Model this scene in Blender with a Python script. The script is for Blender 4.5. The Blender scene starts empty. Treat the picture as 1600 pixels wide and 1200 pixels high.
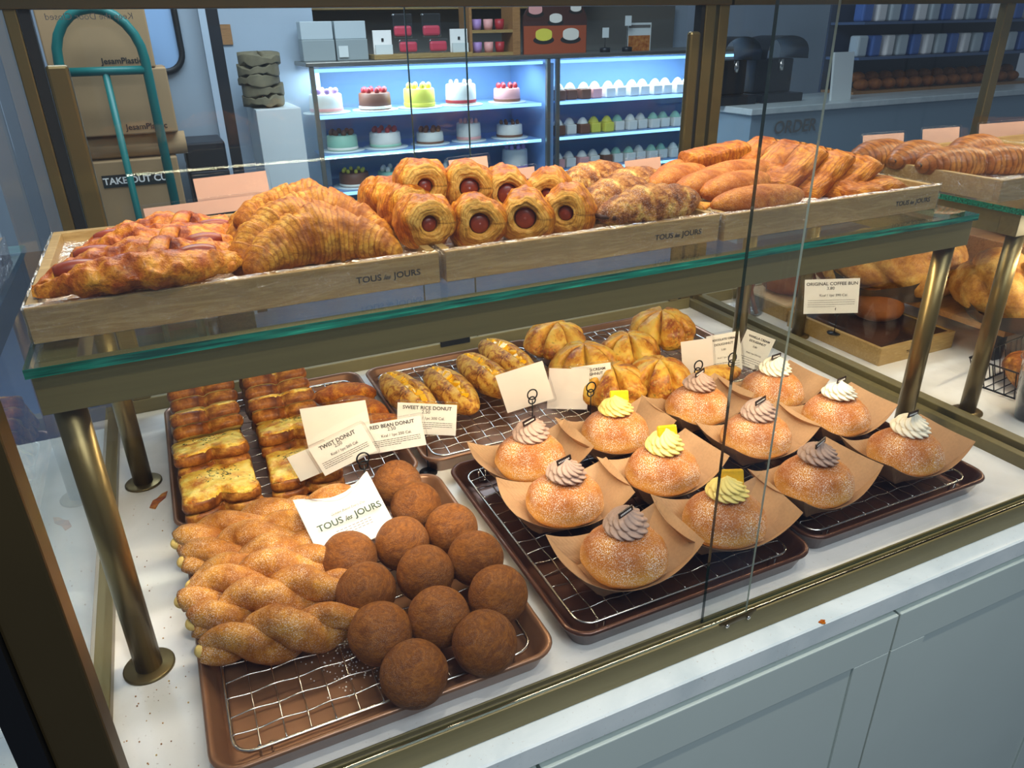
import bpy, math, random
import numpy as np
from mathutils import Matrix, Vector, Euler, noise
S = bpy.context.scene
COL = S.collection
PI = math.pi
random.seed(7)

# ------------------------------------------------------------------ camera
CAMP = np.array([0.15719, -0.75980, 0.56740])
FPX = 1162.96
def _R(rx, rz, ry):
    cz, sz, cx, sx, cr, sr = math.cos(rz), math.sin(rz), math.cos(rx), math.sin(rx), math.cos(ry), math.sin(ry)
    return np.array([[cz,-sz,0],[sz,cz,0],[0,0,1]]) @ np.array([[1,0,0],[0,cx,-sx],[0,sx,cx]]) @ np.array([[cr,-sr,0],[sr,cr,0],[0,0,1]])
CR = _R(1.12478, -0.42702, -0.01838)
cam = bpy.data.cameras.new('camera'); cam.sensor_width = 36; cam.lens = 36*FPX/1600
cam.clip_start = 0.02; cam.clip_end = 60
co = bpy.data.objects.new('camera', cam); COL.objects.link(co)
m4 = np.eye(4); m4[:3,:3] = CR; m4[:3,3] = CAMP
co.matrix_world = Matrix(m4.tolist())
S.camera = co
def at(px, py, **k):
    """the world point seen at a photo pixel on a plane x=, y= or z="""
    (ax, val), = k.items(); ax = 'xyz'.index(ax)
    d = CR @ np.array([(px-800)/FPX, -(py-600)/FPX, -1.0])
    t = (val-CAMP[ax])/d[ax]
    return Vector((CAMP+t*d).tolist())

# ------------------------------------------------------------------ world, lights, exposure
w = bpy.data.worlds.new('room_light'); S.world = w; w.use_nodes = True
w.node_tree.nodes['Background'].inputs[0].default_value = (0.62, 0.78, 1.0, 1)
w.node_tree.nodes['Background'].inputs[1].default_value = 0.17
S.view_settings.view_transform = 'Standard'; S.view_settings.look = 'None'
S.view_settings.exposure = 0.0; S.view_settings.gamma = 1; S.view_settings.use_curve_mapping = False
def lamp(name, kind, loc, target, energy, col, size=0.1, size_y=None, spread=None):
    l = bpy.data.lights.new(name, kind); l.energy = energy; l.color = col
    if kind == 'AREA':
        l.size = size
        if size_y: l.shape = 'RECTANGLE'; l.size_y = size_y
        if spread: l.spread = spread
    else:
        l.shadow_soft_size = size
        if kind == 'SPOT': l.spot_size = math.radians(spread or 80); l.spot_blend = 0.8
    o = bpy.data.objects.new(name, l); COL.objects.link(o); o.location = loc
    d = Vector(target)-Vector(loc); o.rotation_euler = d.to_track_quat('-Z', 'Y').to_euler()
    return o
WARM = (1.0, 0.83, 0.56); NEUT = (1.0, 0.92, 0.82); COOL = (0.72, 0.86, 1.0)
lamp('case_strip_light', 'AREA', (0.6, 0.10, 0.64), (0.6, 0.06, 0.1), 3.4, WARM, 1.05, 0.05)
lamp('shelf_strip_light', 'AREA', (0.58, -0.09, 0.292), (0.58, 0.12, 0.0), 3.4, WARM, 0.98, 0.012)
lamp('ceiling_spot', 'SPOT', (0.25, -0.75, 2.1), (0.35, -0.1, 0.0), 62, NEUT, 0.035, spread=50)
lamp('ceiling_spot', 'SPOT', (1.25, -0.75, 2.1), (1.0, -0.05, 0.1), 52, NEUT, 0.035, spread=55)
lamp('ceiling_panel', 'AREA', (0.6, -1.9, 2.2), (0.6, -0.3, -0.2), 38, (0.84, 0.92, 1.0), 1.6, 0.8)
lamp('case_strip_light', 'AREA', (1.75, 0.10, 0.64), (1.75, 0.06, 0.1), 3.0, WARM, 1.0, 0.05)
lamp('shelf_strip_light', 'AREA', (1.75, -0.07, 0.288), (1.7, 0.15, 0.0), 3.2, WARM, 0.95, 0.012)
lamp('kitchen_panel', 'AREA', (1.0, 2.6, 2.4), (1.0, 3.2, 0.0), 130, COOL, 3.0, 1.5)

# ------------------------------------------------------------------ materials
def rgb(h):
    h = h.lstrip('#'); v = [int(h[i:i+2], 16)/255 for i in (0, 2, 4)]
    return tuple(((c/12.92) if c <= 0.04045 else ((c+0.055)/1.055)**2.4) for c in v)+(1,)
def new(name):
    m = bpy.data.materials.new(name); m.use_nodes = True
    nt = m.node_tree; return m, nt, nt.nodes['Principled BSDF']
def N(nt, t, **k):
    n = nt.nodes.new(t)
    for a, b in k.items():
        if a.startswith('i_'):
            a = a[2:]; a = int(a) if a.isdigit() else a.replace('_', ' ')
            n.inputs[a].default_value = b
        else: setattr(n, a, b)
    return n
def ramp(nt, src, stops, interp='LINEAR'):
    r = nt.nodes.new('ShaderNodeValToRGB'); cr = r.color_ramp; cr.interpolation = interp
    while len(cr.elements) < len(stops): cr.elements.new(0.5)
    for e, (p, c) in zip(cr.elements, stops): e.position = p; e.color = c if len(c) == 4 else (*c, 1)
    nt.links.new(src, r.inputs[0]); return r.outputs[0]
def mixc(nt, fac, a, b, mode='MIX'):
    m = nt.nodes.new('ShaderNodeMix'); m.data_type = 'RGBA'; m.blend_type = mode
    for s, v in ((0, fac), (6, a), (7, b)):
        if hasattr(v, 'links'): nt.links.new(v, m.inputs[s])
        else: m.inputs[s].default_value = v
    return m.outputs[2]
def coords(nt, kind='Object', scale=(1, 1, 1), rot=(0, 0, 0)):
    tc = nt.nodes.new('ShaderNodeTexCoord'); mp = nt.nodes.new('ShaderNodeMapping')
    mp.inputs['Scale'].default_value = scale; mp.inputs['Rotation'].default_value = rot
    nt.links.new(tc.outputs[kind], mp.inputs[0]); return mp.outputs[0]
def noise_tex(nt, vec, scale, detail=4, rough=0.55, dist=0.0):
    n = N(nt, 'ShaderNodeTexNoise'); n.inputs['Scale'].default_value = scale; n.inputs['Detail'].default_value = detail
    n.inputs['Roughness'].default_value = rough; n.inputs['Distortion'].default_value = dist
    nt.links.new(vec, n.inputs['Vector']); return n.outputs[0]
def bump(nt, bs, h, strength, dist, prev=None):
    b = nt.nodes.new('ShaderNodeBump'); b.inputs['Strength'].default_value = strength; b.inputs['Distance'].default_value = dist
    nt.links.new(h, b.inputs['Height'])
    if prev: nt.links.new(prev, b.inputs['Normal'])
    nt.links.new(b.outputs[0], bs.inputs['Normal']); return b.outputs[0]
def plain(name, col, rough=0.5, metal=0.0, var=0.0, vscale=20, bumpd=0.0, bscale=200, spec=0.5, coat=0.0, stretch=(1,1,1)):
    m, nt, bs = new(name); c = rgb(col)
    bs.inputs['Base Color'].default_value = c; bs.inputs['Roughness'].default_value = rough
    bs.inputs['Metallic'].default_value = metal; bs.inputs['Specular IOR Level'].default_value = spec
    bs.inputs['Coat Weight'].default_value = coat
    v = coords(nt, scale=stretch)
    f = noise_tex(nt, v, vscale)
    k = 1-var; d = tuple(x*k for x in c[:3])+(1,); u = tuple(min(1, x*(1+var)) for x in c[:3])+(1,)
    nt.links.new(ramp(nt, f, [(0.3, d), (0.7, u)]), bs.inputs['Base Color'])
    if bumpd: bump(nt, bs, noise_tex(nt, v, bscale, 3), 0.6, bumpd)
    return m
def pastry(name, stops, scale=60, freck=0.55, rough=0.5, bumpd=0.0012, bscale=120, stretch=(1,1,1), pale=None, zr=None, sugar=0, spscale=1400,
           stripes=None, green=0, coat=0.0, fine=0.0, dist=0.4):
    """baked dough: noise through a colour ramp, paler low on the side, sugar grains, roll layers along u"""
    m, nt, bs = new(name)
    v = coords(nt, scale=stretch)
    f = noise_tex(nt, v, scale, 5, 0.6, dist)
    n = len(stops)
    def yel(c): r, g, b, a = rgb(c); return (r, g*1.05, b*0.85, a)
    col = ramp(nt, f, [(0.34+0.30*i/(n-1), yel(c)) for i, c in enumerate(stops)])
    fr_ = noise_tex(nt, v, scale*5, 4, 0.65)
    col = mixc(nt, ramp(nt, fr_, [(0.36, (freck,)*3), (0.50, (0,)*3)]), col, yel(stops[0]))
    if pale:
        tc = nt.nodes.new('ShaderNodeTexCoord'); sp = nt.nodes.new('ShaderNodeSeparateXYZ'); nt.links.new(tc.outputs['Object'], sp.inputs[0])
        wob = noise_tex(nt, v, scale*0.6, 2)
        ad = N(nt, 'ShaderNodeMath', operation='MULTIPLY_ADD'); nt.links.new(wob, ad.inputs[0]); ad.inputs[1].default_value = (zr[1]-zr[0])*0.9
        nt.links.new(sp.outputs[2], ad.inputs[2])
        mr = N(nt, 'ShaderNodeMapRange'); nt.links.new(ad.outputs[0], mr.inputs[0])
        o = (zr[1]-zr[0])*0.45
        mr.inputs[1].default_value = zr[0]+o; mr.inputs[2].default_value = zr[1]+o; mr.interpolation_type = 'SMOOTHSTEP'
        col = mixc(nt, mr.outputs[0], rgb(pale), col)
    prev = None
    if stripes:
        uv = coords(nt, 'UV', scale=(1, 1, 1))
        wv = N(nt, 'ShaderNodeTexWave', wave_type='BANDS', bands_direction='X', wave_profile='SAW')
        wv.inputs['Scale'].default_value = stripes[0]; wv.inputs['Distortion'].default_value = stripes[2]; wv.inputs['Detail'].default_value = 2
        wv.inputs['Detail Scale'].default_value = 2.5
        nt.links.new(uv, wv.inputs['Vector'])
        col = mixc(nt, ramp(nt, wv.outputs[1], [(0.0, (0.75,)*3), (0.45, (0,)*3), (1, (0,)*3)]), col, rgb(stripes[3]))
        prev = bump(nt, bs, wv.outputs[1], 0.9, stripes[1])
    if green:
        g = noise_tex(nt, v, 260, 2, 0.5)
        g2 = noise_tex(nt, v, 22, 2)
        mm = N(nt, 'ShaderNodeMath', operation='MULTIPLY'); nt.links.new(ramp(nt, g, [(0.60, (0,)*3), (0.64, (1,)*3)]), mm.inputs[0])
        nt.links.new(ramp(nt, g2, [(0.5, (0,)*3), (0.62, (green,)*3)]), mm.inputs[1])
        col = mixc(nt, mm.outputs[0], col, rgb('#3c4a18'))
    if bumpd: prev = bump(nt, bs, noise_tex(nt, v, bscale, 4, 0.65), 0.9, bumpd*1.7, prev)
    if sugar:
        g = noise_tex(nt, coords(nt), spscale, 1, 0.5)
        big = noise_tex(nt, coords(nt), 35, 3)
        mm = N(nt, 'ShaderNodeMath', operation='MULTIPLY')
        nt.links.new(ramp(nt, g, [(0.52, (0,)*3), (0.62, (1,)*3)]), mm.inputs[0])
        nt.links.new(ramp(nt, big, [(0.35, (0.12*sugar,)*3), (0.65, (0.95*sugar,)*3)]), mm.inputs[1])
        col = mixc(nt, mm.outputs[0], col, rgb('#fbf0e4'))
        prev = bump(nt, bs, g, 0.5, 0.0006, prev)
    nt.links.new(col, bs.inputs['Base Color'])
    bs.inputs['Roughness'].default_value = rough; bs.inputs['Coat Weight'].default_value = coat
    bs.inputs['Coat Roughness'].default_value = 0.25
    bs.inputs['Specular IOR Level'].default_value = 0.22
    return m
def glassy(name, tint=(1, 1, 1, 1), strength=1.0, rough=0.0, ior=1.5, haze=0.0):
    """thin clear sheet: Fresnel mix of see-through and mirror"""
    m = bpy.data.materials.new(name); m.use_nodes = True; nt = m.node_tree; nt.nodes.clear()
    out = N(nt, 'ShaderNodeOutputMaterial'); t = N(nt, 'ShaderNodeBsdfTransparent'); t.inputs[0].default_value = tint
    g = N(nt, 'ShaderNodeBsdfGlossy'); g.inputs['Roughness'].default_value = rough; g.inputs[0].default_value = (1, 1, 1, 1)
    lw = N(nt, 'ShaderNodeLayerWeight'); lw.inputs[0].default_value = 0.5
    pw = N(nt, 'ShaderNodeMath', operation='POWER'); pw.inputs[1].default_value = 5.0; nt.links.new(lw.outputs['Facing'], pw.inputs[0])
    fr = N(nt, 'ShaderNodeMath', operation='MULTIPLY_ADD'); fr.inputs[1].default_value = 0.96; fr.inputs[2].default_value = 0.04; nt.links.new(pw.outputs[0], fr.inputs[0])
    mu = N(nt, 'ShaderNodeMath', operation='MULTIPLY', use_clamp=True); mu.inputs[1].default_value = strength; nt.links.new(fr.outputs[0], mu.inputs[0])
    mx = N(nt, 'ShaderNodeMixShader'); nt.links.new(mu.outputs[0], mx.inputs[0]); nt.links.new(t.outputs[0], mx.inputs[1]); nt.links.new(g.outputs[0], mx.inputs[2])
    nt.links.new(mx.outputs[0], out.inputs[0]); return m, nt, g, mx
def emit(name, col, s):
    m = bpy.data.materials.new(name); m.use_nodes = True; nt = m.node_tree; nt.nodes.clear()
    o = N(nt, 'ShaderNodeOutputMaterial'); e = N(nt, 'ShaderNodeEmission'); e.inputs[0].default_value = rgb(col); e.inputs[1].default_value = s
    nt.links.new(e.outputs[0], o.inputs[0]); return m
def wood(name, a, b, scale=(3, 40, 40), rough=0.5, coat=0.0):
    m, nt, bs = new(name); v = coords(nt, scale=scale)
    f = noise_tex(nt, v, 2.2, 6, 0.65, 1.2)
    nt.links.new(ramp(nt, f, [(0.3, rgb(a)), (0.5, rgb(b)), (0.62, rgb(a)), (0.75, rgb(b))]), bs.inputs['Base Color'])
    bs.inputs['Roughness'].default_value = rough; bs.inputs['Coat Weight'].default_value = coat
    bump(nt, bs, f, 0.3, 0.0008); return m

M = {}
M['gold'] = plain('olive_gold_metal', '#7d6c45', 0.34, 0.75, 0.06, 8)
M['golddark'] = plain('dark_gold_metal', '#5c4e33', 0.38, 0.7, 0.06, 8)
M['olive'] = plain('olive_brushed_metal', '#6f653f', 0.45, 0.15, 0.08, 6, stretch=(1, 30, 30))
M['black'] = plain('black_rubber', '#0b0b0c', 0.5)
M['wire'] = plain('black_wire', '#141313', 0.35, 0.4)
M['chrome'] = plain('steel_wire', '#c9c6c0', 0.22, 1.0)
M['alu'] = plain('brushed_steel', '#9a958b', 0.38, 0.9, 0.15, 10, stretch=(2, 60, 60))
M['copper'] = plain('copper_bronze_tray', '#93694c', 0.33, 0.45, 0.16, 14, coat=0.3)
M['copperd'] = plain('dark_bronze_tray', '#5f3d2e', 0.3, 0.6, 0.2, 14, coat=0.3)
M['deck'] = None
M['wood'] = wood('pale_wood', '#b59860', '#9c7d46', (6, 60, 60))
M['woodin'] = wood('pale_wood_floor', '#dcb887', '#c89d68', (6, 60, 60))
M['wooddark'] = wood('warm_wood', '#8d6238', '#a97a48')
M['kraft'] = plain('kraft_paper', '#b08a64', 0.75, 0, 0.07, 300, 0.0002, 400)
M['kraftin'] = plain('kraft_paper_inside', '#b8926b', 0.7, 0, 0.07, 300, 0.0002, 400)
M['paper'] = plain('white_paper', '#f8f4f0', 0.6, 0, 0.02, 60)
M['card'] = plain('cream_card', '#fffaf4', 0.55, 0, 0.02, 60)
M['cardback'] = plain('blank_card', '#fff4ee', 0.4, 0, 0.02, 40)
BC = 'blank cards facing the other way on the upper shelf'
M['cardpeach'] = plain('peach_card', '#d9b09c', 0.4, 0, 0.02, 40)
M['ink'] = plain('black_ink', '#221f1e', 0.6)
M['inkgrey'] = plain('grey_ink', '#6b6661', 0.6)
M['inkteal'] = plain('dark_green_ink', '#2f4a40', 0.6)
M['brand'] = plain('burnt_print', '#241c12', 0.6)
M['white'] = plain('white_paint', '#dfe6e4', 0.45, 0, 0.03, 5)
M['counter'] = None
M['doorpaint'] = plain('pale_grey_green_paint', '#b9c6c0', 0.42, 0, 0.03, 4)
M['glass'] = glassy('clear_glass', (0.985, 0.995, 0.99, 1), 1.0)[0]
M['glassback'] = glassy('back_glass', (0.95, 0.98, 0.98, 1), 0.9)[0]
M['plastic'] = glassy('clear_plastic', (0.95, 0.95, 0.95, 1), 1.6, 0.08)[0]
def glass_edge():
    m, nt, bs = new('green_glass_edge'); bs.inputs['Base Color'].default_value = rgb('#0f7a62'); bs.inputs['Roughness'].default_value = 0.08
    bs.inputs['Coat Weight'].default_value = 1; 
    f = noise_tex(nt, coords(nt, scale=(3, 60, 60)), 6, 4)
    nt.links.new(ramp(nt, f, [(0.35, rgb('#05463a')), (0.6, rgb('#128a70')), (0.75, rgb('#2fb894'))]), bs.inputs['Base Color']); return m
M['gedge'] = glass_edge()
M['gedged'] = plain('dark_glass_edge', '#17302b', 0.12, coat=1.0)
M['gedgel'] = plain('light_glass_edge', '#9fb0a8', 0.15, coat=1.0)
def wrap_mat():
    m, nt, g, mx = glassy('cling_film', (0.97, 0.97, 0.97, 1), 2.6, 0.10)
    v = coords(nt, scale=(1, 1, 2)); f = noise_tex(nt, v, 48, 3, 0.5, 4.0)
    b = nt.nodes.new('ShaderNodeBump'); b.inputs['Strength'].default_value = 0.9; b.inputs['Distance'].default_value = 0.012
    nt.links.new(f, b.inputs['Height']); nt.links.new(b.outputs[0], g.inputs['Normal'])
    return m
M['wrap'] = wrap_mat()
def marble(name, a, b, rough):
    m, nt, bs = new(name); v = coords(nt)
    f = noise_tex(nt, v, 9, 6, 0.6, 0.8); g = noise_tex(nt, v, 260, 3, 0.6)
    c = ramp(nt, f, [(0.35, rgb(a)), (0.65, rgb(b))])
    c = mixc(nt, ramp(nt, g, [(0.66, (0,)*3), (0.72, (0.55,)*3)]), c, rgb('#a89c8e'))
    nt.links.new(c, bs.inputs['Base Color']); bs.inputs['Roughness'].default_value = rough
    return m
M['deck'] = marble('white_stone_deck', '#dedcd8', '#f0eeec', 0.22)
M['counter'] = marble('pale_counter_edge', '#c9d4d4', '#dee6e4', 0.3)
M['floor'] = plain('slate_floor_tile', '#46536b', 0.35, 0, 0.15, 2)
M['wallw'] = plain('pale_blue_grey_wall', '#a9b8c6', 0.6, 0, 0.05, 2)

# pastry materials
M['ball'] = pastry('fried_rice_ball', ['#6a3610', '#7f4717', '#96591f'], 110, 0.2, 0.6, 0.0006, 500, (1, 1, 2.4), sugar=0.12, dist=1.2)
M['bun'] = pastry('soft_bun', ['#a4581a', '#b86d26', '#c9812f'], 30, 0.5, 0.55, 0.0010, 60, pale='#e3aa4a', zr=(0.010, 0.030), sugar=1.0, spscale=1000)
M['twist'] = pastry('sugared_fried_dough', ['#8c4c12', '#ad6a1f', '#c78632'], 40, 0.5, 0.5, 0.0014, 90, sugar=0.5, spscale=1000)
M['crumb_end'] = pastry('pale_dough_end', ['#e0b973', '#ecca8b'], 40, 0.5, 0.5)
M['choccream'] = plain('chocolate_cream', '#b39484', 0.5, 0, 0.10, 400, 0.0004, 700)
M['whitecream'] = plain('vanilla_cream', '#f6ecd4', 0.4, 0, 0.03, 100)
M['lemoncream'] = plain('mango_cream', '#f5dc80', 0.4, 0, 0.05, 100)
M['mango'] = plain('mango_slice', '#f3b914', 0.25, 0, 0.08, 200, coat=0.5)
M['crust'] = pastry('toast_crust', ['#5e2c0c', '#84461a', '#a8652a', '#cf9448'], 45, 0.5, 0.45, 0.0010, 110, coat=0.15)
M['cheese'] = pastry('baked_cheese', ['#f3d98a', '#f0c95c', '#e0a138', '#b5651c'], 38, 0.5, 0.4, 0.0016, 110, green=0.8, coat=0.2)
M['crumbbread'] = pastry('bread_crumb', ['#e9cf95', '#f1dfae'], 80, 0.5, 0.7, 0.0006, 300)
M['croissant'] = pastry('croissant_layers', ['#8a450f', '#b0661a', '#cc862c', '#dda449'], 34, 0.5, 0.48, 0.0013, 170, stripes=(9, 0.0007, 2.0, '#8c4a14'), coat=0.08)
M['danish'] = pastry('danish_layers', ['#8a3f0c', '#bd6c1a', '#d68c28', '#e4a83c'], 34, 0.5, 0.42, 0.0015, 130, stripes=(6, 0.0012, 4.0, '#80390c'), coat=0.12)
M['danishin'] = pastry('danish_inner', ['#b9772a', '#cf9440', '#dfae60'], 50, 0.5, 0.5, 0.0012, 150, stripes=(9, 0.0010, 3.0, '#a06422'))
M['sausdough'] = pastry('sausage_bread_dough', ['#7c2e0a', '#ad5414', '#cf7c22', '#e09a3a'], 42, 0.5, 0.42, 0.0022, 100, coat=0.15)
M['sausage'] = plain('red_sausage', '#8c3212', 0.38, 0, 0.25, 60, coat=0.15)
M['streusel'] = pastry('streusel_pastry', ['#5d2e16', '#87491f', '#b97b3e', '#dcb36a'], 48, 0.5, 0.6, 0.0026, 210, sugar=0.3, spscale=900)
M['sugarbread'] = pastry('sugared_bread', ['#94460f', '#b4641c', '#cc822e'], 36, 0.5, 0.55, 0.0016, 190, sugar=0.2, spscale=1100)
M['lattice'] = pastry('lattice_pastry', ['#8a400c', '#b8681a', '#d08628'], 38, 0.5, 0.42, 0.0016, 90, stripes=(5, 0.0010, 6, '#803a0c'), coat=0.1)
M['mangobread'] = pastry('tiger_bread', ['#e5b65e', '#dba24a', '#b86f2c', '#6f3512'], 75, 0.5, 0.45, 0.0009, 130, (1, 1, 1), dist=1.0)
M['garlic'] = pastry('garlic_bread', ['#d9b45a', '#dba447', '#c07a2a', '#8a4416'], 36, 0.5, 0.45, 0.0012, 130, green=0.5, coat=0.2)
M['cleft'] = pastry('bread_cleft', ['#c9a648', '#e0c268'], 60, 0.5, 0.5, 0.001, 150, green=0.6)
M['curry'] = pastry('crumbed_bread', ['#8c3f12', '#bd6620', '#e0902e'], 60, 0.5, 0.6, 0.0024, 230, green=0.7)
M['chocpastry'] = pastry('chocolate_layers', ['#7a3d14', '#a3622a', '#c4884a'], 26, 0.5, 0.42, 0.0008, 120, stripes=(5, 0.0012, 1.5, '#4d240c'), coat=0.2)
M['chocdark'] = plain('dark_chocolate', '#241310', 0.35, 0, 0.2, 60)
M['herb'] = plain('dried_herbs', '#39481c', 0.7)
M['chocfill'] = plain('chocolate_filling', '#4a2818', 0.6, 0, 0.2, 60)
M['bagbrown'] = plain('olive_brown_paper', '#7d7358', 0.7, 0, 0.25, 12, 0.004, 25)
M['doorgrey'] = plain('grey_door', '#93a0ac', 0.5, 0, 0.04, 3)
M['palepane'] = plain('pale_blue_pane', '#8fb0d6', 0.3)
M['bigbread'] = pastry('big_twisted_loaf', ['#96581c', '#b87a34', '#cf984c', '#dcb06c'], 30, 0.5, 0.5, 0.0018, 110, sugar=0.2, coat=0.05)
M['coffeebun'] = pastry('coffee_bun', ['#7a4220', '#95582b'], 20, 0.5, 0.6, 0.0006, 150)
M['carton'] = plain('cardboard', '#b08f66', 0.8, 0, 0.05, 5)
M['teal'] = plain('teal_paint', '#15706a', 0.4)
M['darkblue'] = plain('black_plastic', '#11151d', 0.4)

# ------------------------------------------------------------------ object helpers
def tag(o, label=None, cat=None, group=None, kind=None):
    if label: o['label'] = label
    if cat: o['category'] = cat
    if group: o['group'] = group
    if kind: o['kind'] = kind
    return o
def empty(name, loc=(0, 0, 0), rot=(0, 0, 0), label=None, cat=None, group=None):
    o = bpy.data.objects.new(name, None); COL.objects.link(o); o.location = loc; o.rotation_euler = rot
    o.empty_display_size = 0.01
    return tag(o, label, cat, group)
class MB:
    def __init__(s): s.v = []; s.f = []; s.mi = []; s.uv = {}; s.sm = []
    def add(s, vs, fs, mi=0, smooth=False, uvs=None):
        b = len(s.v); s.v += [tuple(x) for x in vs]
        for f in fs: s.f.append(tuple(i+b for i in f)); s.mi.append(mi); s.sm.append(smooth)
        if uvs:
            for i, u in enumerate(uvs): s.uv[b+i] = u
        return s
    def box(s, x0, x1, y0, y1, z0, z1, mi=0, rot=None, loc=(0, 0, 0), smooth=False):
        vs = [(x, y, z) for x in (x0, x1) for y in (y0, y1) for z in (z0, z1)]
        if rot is not None:
            R_ = Euler(rot).to_matrix(); vs = [tuple(R_ @ Vector(v)+Vector(loc)) for v in vs]
        else: vs = [(v[0]+loc[0], v[1]+loc[1], v[2]+loc[2]) for v in vs]
        s.add(vs, [(0,1,3,2),(4,6,7,5),(0,4,5,1),(2,3,7,6),(0,2,6,4),(1,5,7,3)], mi, smooth); return s
    def tube(s, pts, r, n=6, mi=0, closed=False, cap=True, smooth=True):
        pts = [Vector(p) for p in pts]; k = len(pts); rr = r if isinstance(r, (list, tuple)) else [r]*k
        vs = []; up = None
        for i, p in enumerate(pts):
            a = pts[(i-1) % k] if closed or i else pts[0]; b = pts[(i+1) % k] if closed or i < k-1 else pts[-1]
            t = (b-a).normalized()
            if up is None: up = t.orthogonal().normalized()
            up = (up-t*up.dot(t)).normalized(); q = t.cross(up)
            for j in range(n):
                an = 2*PI*j/n; vs.append(p+(up*math.cos(an)+q*math.sin(an))*rr[i])
        fs = []
        for i in range(k if closed else k-1):
            i2 = (i+1) % k
            for j in range(n): fs.append((i*n+j, i*n+(j+1) % n, i2*n+(j+1) % n, i2*n+j))
        if cap and not closed: fs += [tuple(range(n-1, -1, -1)), tuple((k-1)*n+j for j in range(n))]
        s.add(vs, fs, mi, smooth); return s
    def surf(s, f, nu, nv, mi=0, wrap=True, caps=True, smooth=True):
        """grid over u in [0,1], v in [0,1): tube-like when wrap"""
        vs = []; uv = []; cols = nv if wrap else nv+1
        for i in range(nu+1):
            for j in range(cols):
                u, v = i/nu, j/nv; vs.append(f(u, v)); uv.append((u, v))
        fs = []
        for i in range(nu):
            for j in range(nv):
                j2 = (j+1) % cols; fs.append((i*cols+j, i*cols+j2, (i+1)*cols+j2, (i+1)*cols+j))
        if caps and wrap: fs += [tuple(range(cols-1, -1, -1)), tuple(nu*cols+j for j in range(cols))]
        s.add(vs, fs, mi, smooth, uv); return s
    def lathe(s, prof, n=24, mi=0, c=(0, 0, 0), smooth=True, caps=True):
        return s.surf(lambda u, v: (c[0]+prof[round(u*(len(prof)-1))][0]*math.cos(2*PI*v), c[1]+prof[round(u*(len(prof)-1))][0]*math.sin(2*PI*v), c[2]+prof[round(u*(len(prof)-1))][1]), len(prof)-1, n, mi, True, caps, smooth)
    def prism(s, outline, z0, z1, mi=0, smooth=False):
        n = len(outline); vs = [(x, y, z0) for x, y in outline]+[(x, y, z1) for x, y in outline]
        fs = [tuple(range(n-1, -1, -1)), tuple(range(n, 2*n))]+[(i, (i+1) % n, n+(i+1) % n, n+i) for i in range(n)]
        s.add(vs, fs, mi, smooth); return s
    def mesh(s, name, mats):
        me = bpy.data.meshes.new(name); me.from_pydata(s.v, [], s.f)
        for m in (mats if isinstance(mats, (list, tuple)) else [mats]): me.materials.append(m)
        me.polygons.foreach_set('material_index', s.mi); me.polygons.foreach_set('use_smooth', s.sm)
        if s.uv:
            ul = me.uv_layers.new(name='UVMap'); li = np.zeros(len(me.loops), dtype=np.int32); me.loops.foreach_get('vertex_index', li)
            arr = np.zeros((len(s.v), 2), dtype=np.float32)
            for i, u in s.uv.items(): arr[i] = u
            ul.data.foreach_set('uv', arr[li].ravel())
        me.update(); return me
    def build(s, name, mats, parent=None, loc=(0, 0, 0), rot=(0, 0, 0), bevel=0, recalc=False, **t):
        me = s.mesh(name, mats)
        if recalc or bevel:
            import bmesh
            b = bmesh.new(); b.from_mesh(me); bmesh.ops.recalc_face_normals(b, faces=b.faces); b.to_mesh(me); b.free()
        o = bpy.data.objects.new(name, me); COL.objects.link(o); o.location = loc; o.rotation_euler = rot
        if parent: o.parent = parent
        if bevel:
            md = o.modifiers.new('bevel', 'BEVEL'); md.width = bevel; md.segments = 2; md.limit_method = 'ANGLE'
        return tag(o, **t)
def kids(o): return [c for c in o.children]
def copy_tree(o, parent=None):
    c = o.copy(); COL.objects.link(c); c.parent = parent
    for ch in list(o.children): copy_tree(ch, c)
    return c
class Kind:
    """first use hands out the prototype itself, later uses hand out copies"""
    def __init__(s, protos): s.p = protos; s.used = [False]*len(protos); s.i = 0
    def put(s, loc, rot=(0, 0, 0), label=None, group=None, cat=None, scale=None, which=None):
        i = (s.i if which is None else which) % len(s.p); s.i += 1
        o = s.p[i]
        if s.used[i]: o = copy_tree(o)
        s.used[i] = True
        o.location = loc; o.rotation_euler = rot
        if scale: o.scale = (scale,)*3 if not isinstance(scale, tuple) else scale
        tag(o, label, cat, group); return o
def fbm(p, sc, seed=0, oct=3):
    return noise.fractal(Vector((p[0]*sc+seed*7.3, p[1]*sc-seed*3.1, p[2]*sc+seed*1.7)), 1.0, 2.0, oct)
def text_mesh(body, size, mat, name='lettering', parent=None, loc=(0, 0, 0), rot=(0, 0, 0), align='CENTER', ext=0.00008, bold=0.0, shear=0.0, sx=1.0, label=None):
    cu = bpy.data.curves.new(name, 'FONT'); cu.body = body; cu.size = size; cu.align_x = align; cu.align_y = 'CENTER'
    cu.extrude = ext; cu.offset = bold; cu.shear = shear; cu.resolution_u = 3
    tmp = bpy.data.objects.new('tmp', cu); COL.objects.link(tmp)
    dg = bpy.context.evaluated_depsgraph_get(); me = bpy.data.meshes.new_from_object(tmp.evaluated_get(dg))
    bpy.data.objects.remove(tmp); bpy.data.curves.remove(cu); me.name = name
    if not me.materials: me.materials.append(mat)
    else: me.materials[0] = mat
    for v in me.vertices: v.co.x *= sx
    o = bpy.data.objects.new(name, me); COL.objects.link(o); o.location = loc; o.rotation_euler = rot
    if parent: o.parent = parent
    return o
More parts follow.
